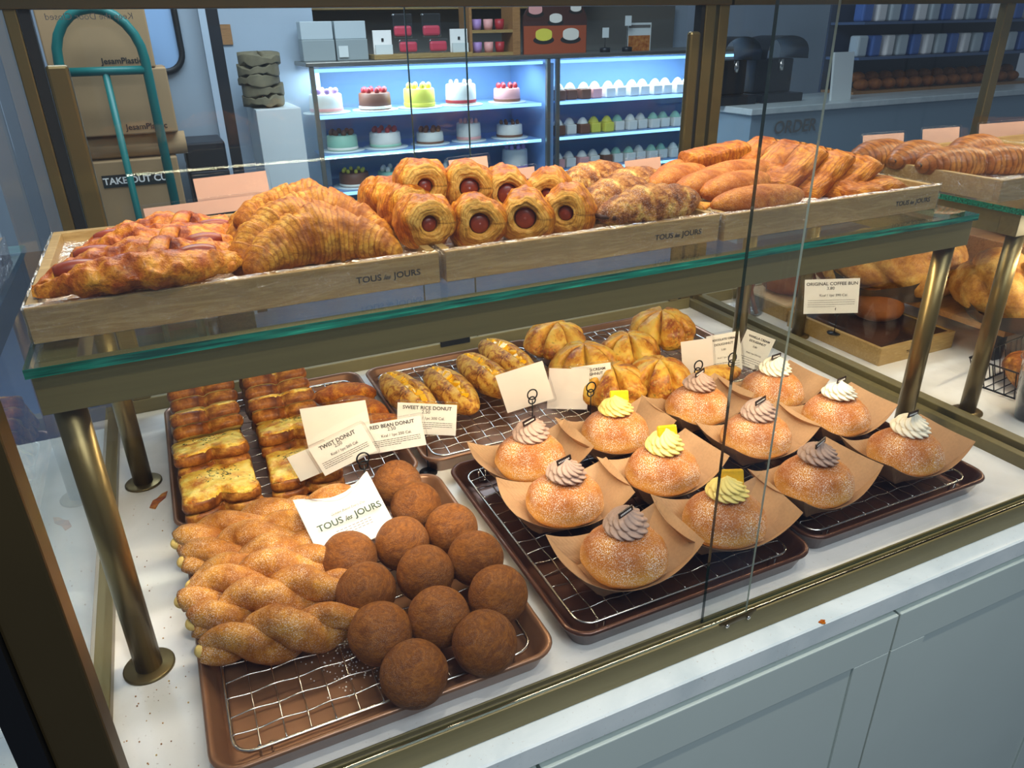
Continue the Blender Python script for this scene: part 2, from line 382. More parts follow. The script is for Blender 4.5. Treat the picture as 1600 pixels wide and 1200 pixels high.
def logo(parent, size, mat, loc, rot, name='printed_logo'):
    """TOUS les JOURS: serif capitals either side of a small italic word"""
    parts = []
    for body, sz, sh, dy in (('TOUS', size, 0, 0), ('les', size*0.75, 0.45, -size*0.06), ('JOURS', size, 0, 0)):
        o = text_mesh(body, sz, mat, name, None, shear=sh, sx=1.0 if sh else 1.12, bold=size*0.02); me = o.data
        xs = [v.co.x for v in me.vertices]; parts.append((min(xs), max(xs), [(v.co.x, v.co.y+dy, v.co.z) for v in me.vertices], [tuple(p.vertices) for p in me.polygons]))
        bpy.data.objects.remove(o)
    gap = size*0.22; tot = sum(b-a for a, b, *_ in parts)+2*gap; x = -tot/2; mb = MB()
    for a, b, vs, fs in parts:
        mb.add([(vx-a+x, vy, vz) for vx, vy, vz in vs], fs); x += b-a+gap
    return mb.build(name, mat, parent, loc, rot)

# ================================================================== SETTING
def slab(name, x0, x1, y0, y1, z0, z1, mat, bevel=0, **t):
    return MB().box(x0, x1, y0, y1, z0, z1).build(name, mat, bevel=bevel, **t)
slab('floor', -4, 9, -3, 9, -1.0, -0.95, M['floor'], kind='structure')
slab('wall_back', -4, 9, 6.0, 6.1, -0.95, 2.4, M['wallw'], kind='structure')

# ------------------------------------------------------------------ display case
case = empty('display_case', (0, 0, 0), label='olive gold framed glass bakery display case in the foreground filled with donuts and pastries', cat='display case')
MB().box(0.02, 1.19, -0.297, 0.52, -0.024, 0.0).build('deck', M['deck'], case)
# front sill with the sliding tracks
b = MB()
for y0_, y1_, z1_ in ((-0.3135, -0.2972, 0.001), (-0.3137, -0.3112, 0.0065), (-0.3055, -0.3035, 0.0065), (-0.2995, -0.2970, 0.0065)): b.box(0.0, 2.9, y0_, y1_, -0.0245, z1_)
b.build('front_sill', M['olive'], case, bevel=0.001)
MB().box(0.0, 2.9, -0.3111, -0.3056, 0.0011, 0.0018).build('track_groove', M['black'], case)
MB().box(0.0, 2.9, -0.3078, -0.3070, 0.0018, 0.0045).build('track_strip', M['chrome'], case)
MB().box(0.0, 2.9, -0.3034, -0.2996, 0.0011, 0.0022).build('inner_sill_strip', M['alu'], case, bevel=0.0003)
# back sill and frame
MB().box(0.02, 1.165, 0.497, 0.52, -0.0, 0.024).build('back_sill', M['olive'], case, bevel=0.001)
MB().box(0.0, 0.02, -0.297, 0.52, -0.024, 0.012).build('end_sill', M['gold'], case, bevel=0.001)
b = MB(); b.box(1.168, 1.182, -0.297, 0.52, -0.024, 0.018); b.box(1.19, 1.21, -0.297, 0.52, -0.024, 0.024)
b.build('end_sill', M['olive'], case, bevel=0.001)
for nm, x0, x1, y0, y1, z1 in (('corner_post', 0.022, 0.055, -0.340, -0.314, 0.62), ('corner_post', 1.176, 1.2, 0.5, 0.525, 0.62),
                           ('corner_post', 0.012, 0.028, 0.5, 0.52, 0.62), ('corner_post', 1.142, 1.166, 0.498, 0.52, 0.62)):
    MB().box(x0, x1, y0, y1, -0.0245, z1).build(nm, M['golddark'] if x0 == 0.022 else M['gold'], case, bevel=0.002)
for g_ in ((0.006, 0.0215, -0.345, -0.314, -0.0245, 0.62), (0.029, 0.043, 0.503, 0.519, 0, 0.62), (1.1335, 1.1415, 0.5, 0.52, 0, 0.62)): MB().box(*g_).build('gasket', M['black'], case)
b = MB(); b.box(0.044, 0.072, 0.496, 0.5095, 0.024, 0.532)
b.build('sliding_door_grip', M['gold'], case, bevel=0.004)
MB().box(1.108, 1.133, 0.494, 0.508, 0.024, 0.556).build('sliding_door_grip', M['gold'], case, bevel=0.005)
MB().box(0.0, 2.9, -0.34, -0.30, 0.584, 0.62).box(0, 1.2, 0.495, 0.525, 0.6, 0.62).build('top_frame', M['golddark'], case, bevel=0.002)
# panes
def pane(name, x0, x1, y0, y1, z0, z1, axis, edge, mat=None):
    mb = MB(); mb.box(x0, x1, y0, y1, z0, z1)
    fidx = {'x': (2, 3), 'y': (0, 1)}[axis]       # big faces
    for i in range(6): mb.mi[i] = 0 if i in fidx else 1
    return mb.build(name, [mat or M['glass'], edge], case)
pane('front_pane', 0.04, 0.6296, -0.3105, -0.3080, 0.002, 0.584, 'x', M['gedgel'])
pane('front_pane', 0.578, 1.75, -0.3034, -0.2996, 0.003, 0.584, 'x', M['gedged'])
def pane2(name, x, y0, y1, z0, z1, parent=None, mat=None):
    return MB().add([(x, y0, z0), (x, y1, z0), (x, y1, z1), (x, y0, z1)], [(0, 1, 2, 3)]).build(name, mat or M['glass'], parent or case)
pane2('end_pane', 0.012, -0.315, 0.5, 0.0, 0.6)
pane2('end_pane', 1.186, -0.315, 0.5, 0.0, 0.6)
for x0, x1, y in ((0.07, 0.66, 0.505), (0.56, 1.11, 0.512)):
    MB().add([(x0, y, 0.02), (x1, y, 0.02), (x1, y, 0.6), (x0, y, 0.6)], [(0, 1, 2, 3)]).build('back_pane', M['glassback'], case)
    xe = 0.66 if x0 < 0.5 else 0.56
    MB().box(xe-0.0008, xe+0.0008, y-0.002, y+0.002, 0.02, 0.6).build('pane_edge', M['gedged'], case)
b = MB(); b.surf(lambda u, v: (0.590+0.050*u, -0.3135-0.0015*math.cos(2*PI*v)*math.sin(PI*min(u*1.5, 0.5+u/2)), 0.0055+0.0045*math.sin(2*PI*v)*(0.6+0.4*min(1, u*4))), 16, 12)
b.build('pane_clip', M['golddark'], case)
for x_ in (0.600, 0.628): MB().tube([(x_, -0.3146, 0.003), (x_, -0.3165, 0.003)], 0.0022, 10).build('clip_screw', M['chrome'], case)
MB().box(0.58, 0.64, 0.493, 0.5, 0.018, 0.03).build('door_stop', M['wire'], case, bevel=0.001)
# crumbs / flakes fallen on the deck
for px, py, pts in ((247, 783, [(-.012,-.008),(-.004,-.012),(.001,-.004),(.011,.003),(.014,.012),(.006,.010),(-.001,.004),(-.007,.002)]),):
    q = at(px, py, z=0)
    MB().prism([(q.x+a*0.9, q.y+c*1.6) for a, c in pts], 0.0, 0.0012).build('pastry_flake', M['sausdough'], label='brown flake of pastry lying on the white deck near the rear left shelf leg', cat='crumb')
mb = MB(); rr = random.Random(3)
for k in range(80):
    if k < 40: x = rr.uniform(0.028, 0.075); y = rr.uniform(-0.29, 0.2)
    else: x = rr.uniform(0.03, 0.09); y = rr.uniform(-0.29, -0.12)
    r = rr.uniform(0.0002, 0.0007); mb.box(x-r, x+r, y-r, y+r, 0, r, rot=None)
mb.build('deck_crumbs', M['streusel'], label='scatter of tiny crumbs on the white deck inside the left end of the case', cat='crumbs', kind='stuff')
mb = MB()
for k in range(260):
    x = 0.26+rr.gauss(0, 0.025)-0.01; y = -0.185+rr.gauss(0, 0.02)
    if not (0.12 < x < 0.40 and -0.27 < y < 0.04): continue
    r = rr.uniform(0.0003, 0.0008); mb.box(x-r, x+r, y-r, y+r, 0.0021, 0.0021+r)
mb.build('loose_sugar', M['paper'], label='loose white sugar spilled on the bottom of the front left baking tray', cat='sugar', kind='stuff')

# shelf of glass on a gold frame
shelf = empty('glass_shelf', (0.05, -0.1, 0.0), label='glass shelf with green edge on olive gold legs carrying three wooden trays of pastries', cat='shelf')
SH = lambda mb, n, m, **k: mb.build(n, m, shelf, loc=(-0.05, 0.1, 0), **k)
mb = MB(); mb.box(0.033, 1.115, -0.135, 0.30, 0.331, 0.339)
for i in range(6): mb.mi[i] = 0 if i in (4, 5) else 1
shm = glassy('shelf_glass', (0.93, 0.98, 0.96, 1), 1.1)[0]
SH(mb, 'glass_top', [shm, M['gedge']])
mb = MB(); mb.box(0.036, 1.112, -0.131, -0.101, 0.297, 0.3308); mb.box(0.036, 1.112, 0.255, 0.285, 0.297, 0.3308)
mb.box(0.036, 0.066, -0.101, 0.255, 0.297, 0.3308); mb.box(1.082, 1.112, -0.101, 0.255, 0.297, 0.3308)
SH(mb, 'frame', M['olive'], bevel=0.0008)
for x, y in ((0.052, -0.108), (0.052, 0.262), (1.1, -0.108), (1.1, 0.262)):
    leg = SH(MB().tube([(x, y, 0.003), (x, y, 0.298)], 0.0125, 20), 'leg', M['gold'])
    MB().lathe([(0.0005, 0), (0.024, 0), (0.024, 0.0022), (0.0225, 0.003), (0.0005, 0.003)], 32, c=(x, y, 0)).build('foot_disc', M['gold'], leg)

# counter under the case
counter = empty('counter', (0.6, -0.38, -0.06), label='pale grey green counter cabinet with panelled doors under the display case', cat='counter')
CT = lambda mb, n, m, **k: mb.build(n, m, counter, loc=(-0.6, 0.38, 0.06), **k)
mb = MB(); pr = [(-0.3365, -0.0275), (-0.3345, -0.0256), (-0.324, -0.0252), (-0.3135, -0.0250), (0.52, -0.0250), (0.52, -0.052), (-0.3365, -0.052)]
n = len(pr); mb.add([(x, y, z) for x in (-0.6, 3.2) for y, z in pr], [tuple(range(n)), tuple(range(2*n-1, n-1, -1))]+[(k, (k+1) % n, n+(k+1) % n, n+k) for k in range(n)])
CT(mb, 'worktop', M['counter'], recalc=True)
CT(MB().box(-0.6, 3.2, -0.325, 0.5, -0.94, -0.0525), 'carcass', M['doorpaint'])
for i, (x0, x1) in enumerate(((-0.57, -0.102), (-0.098, 0.370), (0.3735, 0.8435), (0.847, 1.317), (1.3205, 1.79), (1.7935, 2.26))):
    mb = MB(); y = -0.338; zt = -0.0625; zb = -0.9; fr = 0.058; yb = -0.3255
    mb.box(x0, x1, y, yb, zt-fr, zt); mb.box(x0, x1, y, yb, zb, zb+fr)
    mb.box(x0, x0+fr, y, yb, zb+fr, zt-fr); mb.box(x1-fr, x1, y, yb, zb+fr, zt-fr)
    d = CT(mb, 'door', M['doorpaint'], bevel=0.001)
    MB().box(x0+fr, x1-fr, -0.335, yb, zb+fr, zt-fr).build('door_panel', M['doorpaint'], d, bevel=0.0005)

# ------------------------------------------------------------------ baking trays and wire racks
def rring(W, L, r, inset, z, n=6):
    pts = []; w, l = W/2-inset, L/2-inset; rc = max(r-inset*0.8, 0.004)
    for cx, cy, a0 in ((w-rc, l-rc, 0), (-w+rc, l-rc, 90), (-w+rc, -l+rc, 180), (w-rc, -l+rc, 270)):
        for k in range(n+1):
            a = math.radians(a0+90*k/n); pts.append((cx+rc*math.cos(a), cy+rc*math.sin(a), z))
    return pts
def make_tray(name, W, L, x, y, mat, label, group, wires=True, rackmat='chrome', z=0.0):
    t = empty(name, (x+W/2, y+L/2, z), label=label, cat='baking tray', group=group)
    prof = [(0.020, 0.0), (0.012, 0.001), (0.004, 0.021), (0.0006, 0.0235), (0.0, 0.0255), (0.0015, 0.0275), (0.0045, 0.0275), (0.007, 0.0245), (0.0145, 0.006), (0.019, 0.0022), (0.024, 0.0018)]
    mb = MB(); rings = [rring(W, L, 0.026, i, zz) for i, zz in prof]; n = len(rings[0])
    vs = [p for r in rings for p in r]; fs = []
    for a in range(len(rings)-1):
        for j in range(n): fs.append((a*n+j, a*n+(j+1) % n, (a+1)*n+(j+1) % n, (a+1)*n+j))
    fs += [tuple(range(n-1, -1, -1)), tuple((len(rings)-1)*n+j for j in range(n))]
    mb.add(vs, fs, 0, True); o = mb.build('pan', mat, t, recalc=True)
    if wires:
        r = empty('cooling_rack', (x+W/2, y+L/2, z), label=None, cat='cooling rack')
        W2, L2 = W-0.040, L-0.040; zr = 0.0195
        mb = MB(); rim = rring(W2, L2, 0.018, 0, zr, 5); mb.tube(rim, 0.0019, 8, closed=True)
        mb.build('rack_frame', M[rackmat], r)
        mb = MB(); nx = 13; ny = 15
        for i in range(1, nx):
            xx = -W2/2+W2*i/nx; K = ny*6
            mb.tube([(xx, -L2/2+L2*k/K, zr+0.0012+0.0011*math.cos(PI*(k/6)+(i % 2)*PI)) for k in range(K+1)], 0.0008, 5)
        for j in range(1, ny):
            yy = -L2/2+L2*j/ny; K = nx*6
            mb.tube([(-W2/2+W2*k/K, yy, zr+0.0012-0.0011*math.cos(PI*(k/6)+(j % 2)*PI)) for k in range(K+1)], 0.0008, 5)
        mb.build('wire_grid', M[rackmat], r)
        for sx in (-1, 1):
            for sy in (-1, 1):
                fx, fy = sx*(W2/2-0.024), sy*(L2/2-0.003)
                MB().tube([(fx-0.006*sx, fy, zr), (fx-0.006*sx, fy-0.001*sy, 0.004), (fx+0.004*sx, fy-0.001*sy, 0.004), (fx+0.004*sx, fy, zr)], 0.0013, 6).build('foot', M[rackmat], r)
        return t, r
    return t, None
TR = 'bronze baking trays on the white deck'
RK = 'wire racks inside the baking trays'
specs = [(0.320, 0.361, 0.0985, -0.290, 'copper', 'front left bronze baking tray under the twist donuts'),
         (0.318, 0.361, 0.434, -0.286, 'copperd', 'front middle bronze baking tray under the mango cream buns'),
         (0.314, 0.361, 0.757, -0.272, 'copperd', 'front right bronze baking tray under the vanilla cream buns'),
         (0.316, 0.365, 0.0885, 0.082, 'copper', 'rear left bronze baking tray under the cheese topped toasts'),
         (0.325, 0.350, 0.4135, 0.092, 'copper', 'rear middle bronze baking tray under the long mango filled breads'),
         (0.320, 0.345, 0.748, 0.100, 'copper', 'rear right bronze baking tray under the golden lobed breads')]
for s_ in specs:
    t, r = make_tray('baking_tray', s_[0], s_[1], s_[2], s_[3], M[s_[4]], s_[5], TR)
    tag(r, s_[5].replace('bronze baking tray under', 'steel wire rack under'), 'wire rack', RK)
RZ = 0.0225   # top of the wires

# ------------------------------------------------------------------ fried rice balls
balls = []
for k in range(4):
    mb = MB()
    def f(u, v, k=k):
        th = PI*u; a = 2*PI*v; d = Vector((math.sin(th)*math.cos(a), math.sin(th)*math.sin(a), math.cos(th)))
        r = 0.0305*(1+0.02*fbm(d, 1.3, k)+0.004*fbm(d, 8, k)); p = d*r; p.z *= 0.97
        if p.z < -0.025: p.z = -0.025-(p.z+0.025)*-0.3
        return p
    mb.surf(f, 40, 56); balls.append(mb.build('rice_ball_donut', M['ball'], cat='donut'))
BK = Kind(balls)
bp = [(620,752,'farthest of the balls, beside the red bean sign'), (650,788,'second from the back, right of the white paper bag'), (705,823,'third from the back along the right tray edge'), (628,845,'just below the right corner of the white paper bag'),
      (743,868,'fourth from the back along the right tray edge'), (545,868,'at the lower left corner of the white paper bag'), (664,892,'in the middle of the ball pile'), (778,925,'farthest to the right of all the balls'),
      (572,920,'touching the fourth and fifth twists'), (685,960,'in the middle, above the two frontmost balls'), (594,985,'beside the end of the front twist'), (757,1000,'large, nearest the front right tray corner'), (647,1048,'frontmost, closest to the empty wire rack')]
for i, (px, py, d) in enumerate(bp):
    q = at(px, py, z=RZ+0.030)
    BK.put((q.x, q.y, RZ+0.0265), (random.uniform(-.35, .35), random.uniform(-.35, .35), random.uniform(0, 6)), 'round brown rice ball donut '+d, 'brown rice ball donuts')

# ------------------------------------------------------------------ twist donuts
def make_twist(seed):
    root = empty('twisted_donut', label='x', cat='donut')
    rd = random.Random(seed); L = 0.152; turns = 1.55; ph = rd.uniform(0, 6)
    mb = MB()
    for s in (0, 1):
        def ctr(t, s=s):
            e = math.sin(PI*min(max(t, 0.0), 1.0))**0.35 if 0 < t < 1 else 0
            a = ph+s*PI+turns*2*PI*t
            rad = 0.0115*e
            return Vector((-L/2+L*t, rad*math.cos(a), rad*0.72*math.sin(a)+0.002*math.sin(7*t+seed)))
        def f(u, v, s=s):
            t = 0.02+0.96*u; p = ctr(t); T = (ctr(t+0.01)-ctr(t-0.01)).normalized()
            up = Vector((0, 0, 1)); q = T.cross(up).normalized(); n = q.cross(T)
            r = 0.0150*(math.sin(PI*(0.03+0.94*u))**0.33)*(1+0.10*math.sin(9*u+seed+s))
            a = 2*PI*v; w = p+q*math.cos(a)*r*1.08+n*math.sin(a)*r*0.98
            return w+(w-p)*0.10*fbm(w, 45, seed)
        mb.surf(f, 64, 18)
    mb.build('dough', M['twist'], root)
    mb = MB(); 
    mb.surf(lambda u, v: (-L/2+0.004-0.008*math.sin(u*PI/2), 0.0068*math.cos(u*PI/2)*math.cos(2*PI*v), 0.0068*math.cos(u*PI/2)*math.sin(2*PI*v)), 6, 12)
    mb.build('pale_tip', M['crumb_end'], root, label='pale undusted end')
    return root
TK = Kind([make_twist(k) for k in range(1, 4)])
tw = [(0.168, 0.028, 0.046, 0.02, 'rearmost of the six, in front of the toasts'), (0.173, -0.014, 0.047, 0.0, 'second from the back, left of the paper bag'), (0.178, -0.052, 0.042, 0.02, 'third from the back and half covered by the fourth'),
      (0.168, -0.088, 0.052, -0.02, 'fourth from the back'), (0.176, -0.126, 0.050, -0.05, 'fifth from the back, second nearest to the empty rack'), (0.180, -0.168, 0.043, -0.16, 'frontmost of the six, lying beside the empty wire rack')]
for i, (x, y, z, rz, d) in enumerate(tw):
    TK.put((x, y, z), (0.35*i, 0.0, rz+0.02), 'sugared golden twist donut, '+d, 'sugared twist donuts', scale=(1.03, 1.12, 1.05))

# ------------------------------------------------------------------ paper bag with red bean donut
def make_bag():
    c = at(541, 803, z=0.07)
    root = empty('paper_bag', (c.x, c.y, 0.066), (math.radians(38), 0.0, math.radians(14)), 'small white paper bag printed with the shop name leaning on the rice balls', 'paper bag')
    W, H = 0.094, 0.072
    mb = MB(); nx, ny = 20, 14
    def f(sgn):
        def g(u, v):
            x = (u-0.5)*W; y = (v-0.5)*H; e = (1-(2*u-1)**4)*(1-(1-v)**6)
            top = 0.006*math.cos(2*PI*(u-0.5)) if sgn > 0 else 0
            return (x, y-(top if v > 0.9 else 0)-(0.010*(1-(2*u-1)**2) if (sgn > 0 and v > 0.93) else 0), sgn*(0.0012+0.008*e*max(v, 0.3))+0.0008*fbm((x, y, sgn), 60, 2))
        return g
    mb.surf(f(1), nx, ny, wrap=False); mb.surf(f(-1), nx, ny, wrap=False)
    mb.build('bag_paper', M['paper'], root)
    logo(root, 0.0105, M['inkteal'], (0.0, -0.004, 0.0108), (0, 0, 0), 'shop_name_print')
    text_mesh('Golden Baked Every Day', 0.0042, M['inkteal'], 'small_print', root, (0.002, 0.006, 0.0106), shear=0.4)
    mb = MB()
    for j in range(3):
        for k in range(9): mb.box(-0.022+k*0.005, -0.0185+k*0.005, -0.0145-j*0.003, -0.0137-j*0.003, 0.0100, 0.0102)
    mb.build('fine_print', M['inkgrey'], root)
    q = c+Vector((-0.010, 0.032, 0.006))
    mb = MB()
    mb.surf(lambda u, v: (0.034*math.sin(PI*u)*math.cos(2*PI*v)*(1+0.02*math.sin(5*v)), 0.022*math.sin(PI*u)*math.sin(2*PI*v), 0.020*math.cos(PI*u)), 24, 32)
    mb.build('red_bean_donut', M['twist'], loc=(q.x, q.y, 0.068), rot=(0.5, 0, 0.2), label='pinkish sugared donut showing behind the open top of the white paper bag', cat='donut')
make_bag()

# ------------------------------------------------------------------ cream buns on paper boats
def make_boat(seed):
    rd = random.Random(seed); mb = MB(); n = 24
    W, D = 0.148, 0.086
    rim = []; base = []
    def rimpt(s):   # s in 0..4 round the rectangle
        k = int(s) % 4; t = s-int(s)
        if k == 0: x = -W/2+W*t; return (x*(1.0), -D/2-0.010*(1-(2*t-1)**2), 0.017+0.026*abs(2*t-1)**2.2, x*0.56, -D*0.33)
        if k == 1: y = -D/2+D*t; return (W/2+0.004*math.sin(PI*t), y, 0.043-0.004*math.sin(PI*t), W*0.28, y*0.66)
        if k == 2: x = W/2-W*t; return (x*1.0, D/2+0.010*(1-(2*t-1)**2), 0.017+0.026*abs(2*t-1)**2.2, x*0.56, D*0.33)
        y = D/2-D*t; return (-W/2-0.004*math.sin(PI*t), y, 0.043-0.004*math.sin(PI*t), -W*0.28, y*0.66)
    N_ = 4*n; R_ = [rimpt(4*i/N_) for i in range(N_)]
    levels = [0, 0.35, 0.7, 1.0]; vs = []
    for side in (0, 1):
        off = 0.0006*side
        for lv in levels:
            for (x, y, z, bx, by) in R_:
                vs.append((bx+(x-bx)*lv, by+(y-by)*lv, off+z*(lv**1.25)))
    L = len(levels); fs = []; mi = []
    for side in (0, 1):
        o = side*L*N_
        for a in range(L-1):
            for j in range(N_): fs.append((o+a*N_+j, o+a*N_+(j+1) % N_, o+(a+1)*N_+(j+1) % N_, o+(a+1)*N_+j)); mi.append(side)
        fs.append(tuple(o+j for j in range(N_))); mi.append(side)
    for j in range(N_): fs.append(((L-1)*N_+j, (L-1)*N_+(j+1) % N_, (2*L-1)*N_+(j+1) % N_, (2*L-1)*N_+j)); mi.append(0)
    mb.add(vs, fs); mb.mi = mi
    return mb.build('paper_boat', [M['kraft'], M['kraftin']], cat='paper tray')
def bun_body(seed, dimple=False):
    mb = MB()
    def f(u, v):
        th = PI*u; a = 2*PI*v; d = Vector((math.sin(th)*math.cos(a), math.sin(th)*math.sin(a), math.cos(th)))
        e = 1+0.035*fbm(d, 1.6, seed)+0.008*fbm(d, 6, seed+3)
        x, y = 0.041*e*abs(d.x)**0.92*(1 if d.x > 0 else -1), 0.039*e*abs(d.y)**0.92*(1 if d.y > 0 else -1)
        z = 0.031*d.z*e if d.z > 0 else 0.018*d.z
        z += 0.016
        if z < 0.001: z = 0.001
        return (x, y, z)
    mb.surf(f, 44, 60); return mb
def cream_mesh(flavour, seed):
    mb = MB(); h = 0.022; R0 = 0.0215; K = 12; tw = 2.4
    prof = [(0.0, 0.72), (0.06, 0.93), (0.16, 1.0), (0.26, 0.98), (0.34, 0.88), (0.40, 0.80), (0.46, 0.82), (0.56, 0.76), (0.66, 0.62), (0.76, 0.44), (0.86, 0.28), (0.94, 0.16), (1.0, 0.04)]
    def rad(t):
        for (a, ra), (b, rb) in zip(prof, prof[1:]):
            if t <= b: return ra+(rb-ra)*(t-a)/(b-a)
        return 0.04
    def f(u, v):
        a = 2*PI*v; r = R0*rad(u)
        fl = abs(math.cos((a*K/2)+tw*PI*u*1.7+seed))**0.8
        r *= 0.84+0.18*fl
        z = h*u+0.0012*math.sin(a+seed)
        off = 0.0035*u
        return (r*math.cos(a)+off*math.cos(seed), r*math.sin(a)+off*math.sin(seed), z)
    mb.surf(f, 56, 108); return mb
def make_bun(kind, seed):
    root = empty('cream_bun', label='x', cat='bun')
    bun_body(seed).build('bun', M['bun'], root)
    cm = {'c': 'choccream', 'l': 'lemoncream', 'w': 'whitecream'}[kind]
    cr = cream_mesh(kind, seed).build('cream_swirl', M[cm], root, loc=(0.002, 0.003, 0.0455))
    if kind == 'l':
        mb = MB()
        mb.box(-0.0125, 0.0125, -0.0025, 0.0025, -0.0085, 0.0085)
        mb.build('mango_piece', M['mango'], root, loc=(0.007, 0.006, 0.0625), rot=(-0.5, 0.12, -0.1), bevel=0.0022, label='bright yellow mango slice')
    else:
        p = MB().box(-0.0085, 0.0085, -0.0006, 0.0006, 0, 0.0062).build('flavour_plaque', M['chocdark'], root, loc=(0.0, 0.002, 0.0655) if kind == 'w' else (-0.001, 0.0, 0.0645), rot=(0.05, 0.0 if kind == 'w' else -0.22, 0.15), label='small black flavour plaque')
        mb = MB()
        for k in range(7): mb.box(-0.0066+k*0.0019, -0.0053+k*0.0019, -0.0009, -0.00061, 0.0022, 0.0040)
        mb.build('plaque_print', M['paper'], p)
    return root
boats = Kind([make_boat(1)])
buns = {k: Kind([make_bun(k, s) for s in (ord(k) % 7, ord(k) % 7+4)]) for k in 'clw'}
bl = [(828,715,'c','rearmost in the leftmost row',.0), (881,780,'c','second in the leftmost row',-.1), (974,865,'c','largest and nearest to the viewer',.05),
      (960,675,'l','rearmost of the three',0.0), (1034,735,'l','middle one of the three',.08), (1130,810,'l','frontmost of the three',-.1),
      (1088,635,'c','rearmost of the second chocolate row',.1), (1180,682,'c','middle one of the second chocolate row',0), (1270,752,'c','frontmost one of the second chocolate row',.1),
      (1205,610,'w','rearmost of the three',0), (1304,650,'w','middle one of the three',.05), (1412,707,'w','frontmost and rightmost of the three',-.05)]
rowx = {0: 0.530, 1: 0.669, 2: 0.826, 3: 0.972}
for i, (px, py, k, d, rz) in enumerate(bl):
    q = at(px, py, z=RZ+0.022)
    nm = {'c': 'chocolate cream bun', 'l': 'mango cream bun', 'w': 'vanilla cream bun'}[k]
    ry = rz-0.03
    boats.put((q.x, q.y, RZ), (0, 0, ry+random.uniform(-.05, .05)), 'paper boat under the %s, %s' % (nm, d), 'kraft paper boats under the cream buns', scale=(1.0, 1.0, 1.0))
    buns[k].put((q.x, q.y-0.002, RZ+0.0012), (0, 0, ry), '%s, %s' % (nm, d), 'sugar dusted cream buns', scale=1.16)

# ------------------------------------------------------------------ cheese toasts
def toast_outline(W, D, o=0.0, seed=0):
    """loaf slice: square base at +y, two humps at -y"""
    pts = []
    def p(x, y): pts.append((x*(W/2-o), y*(D/2-o)))
    seq = []
    for k in range(5): a = math.radians(90-90*k/4); seq.append((0.86+0.14*math.cos(a), 0.86+0.14*math.sin(a)))
    seq += [(0.97, 0.2), (0.96, -0.35)]
    for k in range(7): a = math.radians(10-90*k/6); seq.append((0.78+0.22*math.cos(a), -0.72+0.26*math.sin(a)))
    seq += [(0.5, -1.0), (0.26, -0.96), (0.12, -0.86), (0.03, -0.68)]
    full = seq+[(-x, y) for x, y in reversed(seq)]
    for x, y in full: p(x, y)
    return pts
def make_toast(seed, cheese):
    rd = random.Random(seed); root = empty('cheese_toast', label='x', cat='toast'); W, D, T = 0.094, 0.092, 0.017
    for s in (0, 1):
        o0 = rd.uniform(0, 0.0015); mb = MB(); z0 = s*(T+0.0006)
        rings = []
        for ins, z in ((0.004, 0), (0.0012, 0.002), (0, 0.006), (0.0004, 0.012), (0.002, 0.0155), (0.006, T)):
            rings.append([(x*(1+0.03*fbm((x, y, z), 30, seed)), y*(1+0.03*fbm((x, y, z), 30, seed+1)), z+0.0015*fbm((x, y, 0), 25, seed)) for x, y in toast_outline(W, D, ins+o0)])
        n = len(rings[0]); vs = [p for r in rings for p in r]; fs = []; mi = []
        for a in range(len(rings)-1):
            for j in range(n): fs.append((a*n+j, a*n+(j+1) % n, (a+1)*n+(j+1) % n, (a+1)*n+j))
        mb.add(vs, fs, 0, True); mb.add(rings[0], [tuple(range(n))], 1, False); mb.add(rings[-1], [tuple(range(n))], 1, False)
        mb.build('bread_slice', [M['crust'], M['crumbbread']], root, loc=(rd.uniform(-.001, .001), rd.uniform(-.001, .001), z0))
    mb = MB(); zt = 2*T+0.0006
    def f(u, v):
        a = 2*PI*v; ol = toast_outline(W, D, 0.0025); k = v*len(ol); i = int(k) % len(ol); t = k-int(k); A = ol[i]; B = ol[(i+1) % len(ol)]
        ex, ey = A[0]+(B[0]-A[0])*t, A[1]+(B[1]-A[1])*t
        drip = 1+0.05*fbm((ex, ey, 0), 70, seed)
        if u < 0.22:  # drip down the side
            q = u/0.22; dr = 0.010*max(0, fbm((ex, ey, 0), 60, seed+5)+0.05)*(1-q); return (ex*(1.02), ey*1.02, zt-0.002-dr)
        q = (u-0.22)/0.78; r = (1-q)
        return (ex*r*drip, ey*r*drip, zt+0.004*(1-r**4)+0.0022*fbm((ex*r, ey*r, 0), 55, seed)+0.0006)
    mb.surf(f, 22, 84); mb.build('melted_cheese', M['cheese'], root)
    mb = MB()
    for k in range(70):
        x, y = rd.gauss(0, 0.013), rd.gauss(0.008, 0.010); r_ = rd.uniform(0.0004, 0.0012); a = rd.uniform(0, 3)
        if abs(x) > 0.035 or abs(y) > 0.034: continue
        zz = zt+0.0047+0.0022*fbm((x, y, 0), 55, seed); mb.box(-r_*1.5, r_*1.5, -r_*0.5, r_*0.5, 0, 0.0006, rot=(0, 0, a), loc=(x, y, zz-0.0004))
    mb.build('herbs', M['herb'], root, label='dark green chopped herbs'); root.children[-1]['kind'] = 'stuff'
    return root
TO = Kind([make_toast(k, True) for k in (1, 2, 3)])
TG = 'cheese toasts in two leaning rows'
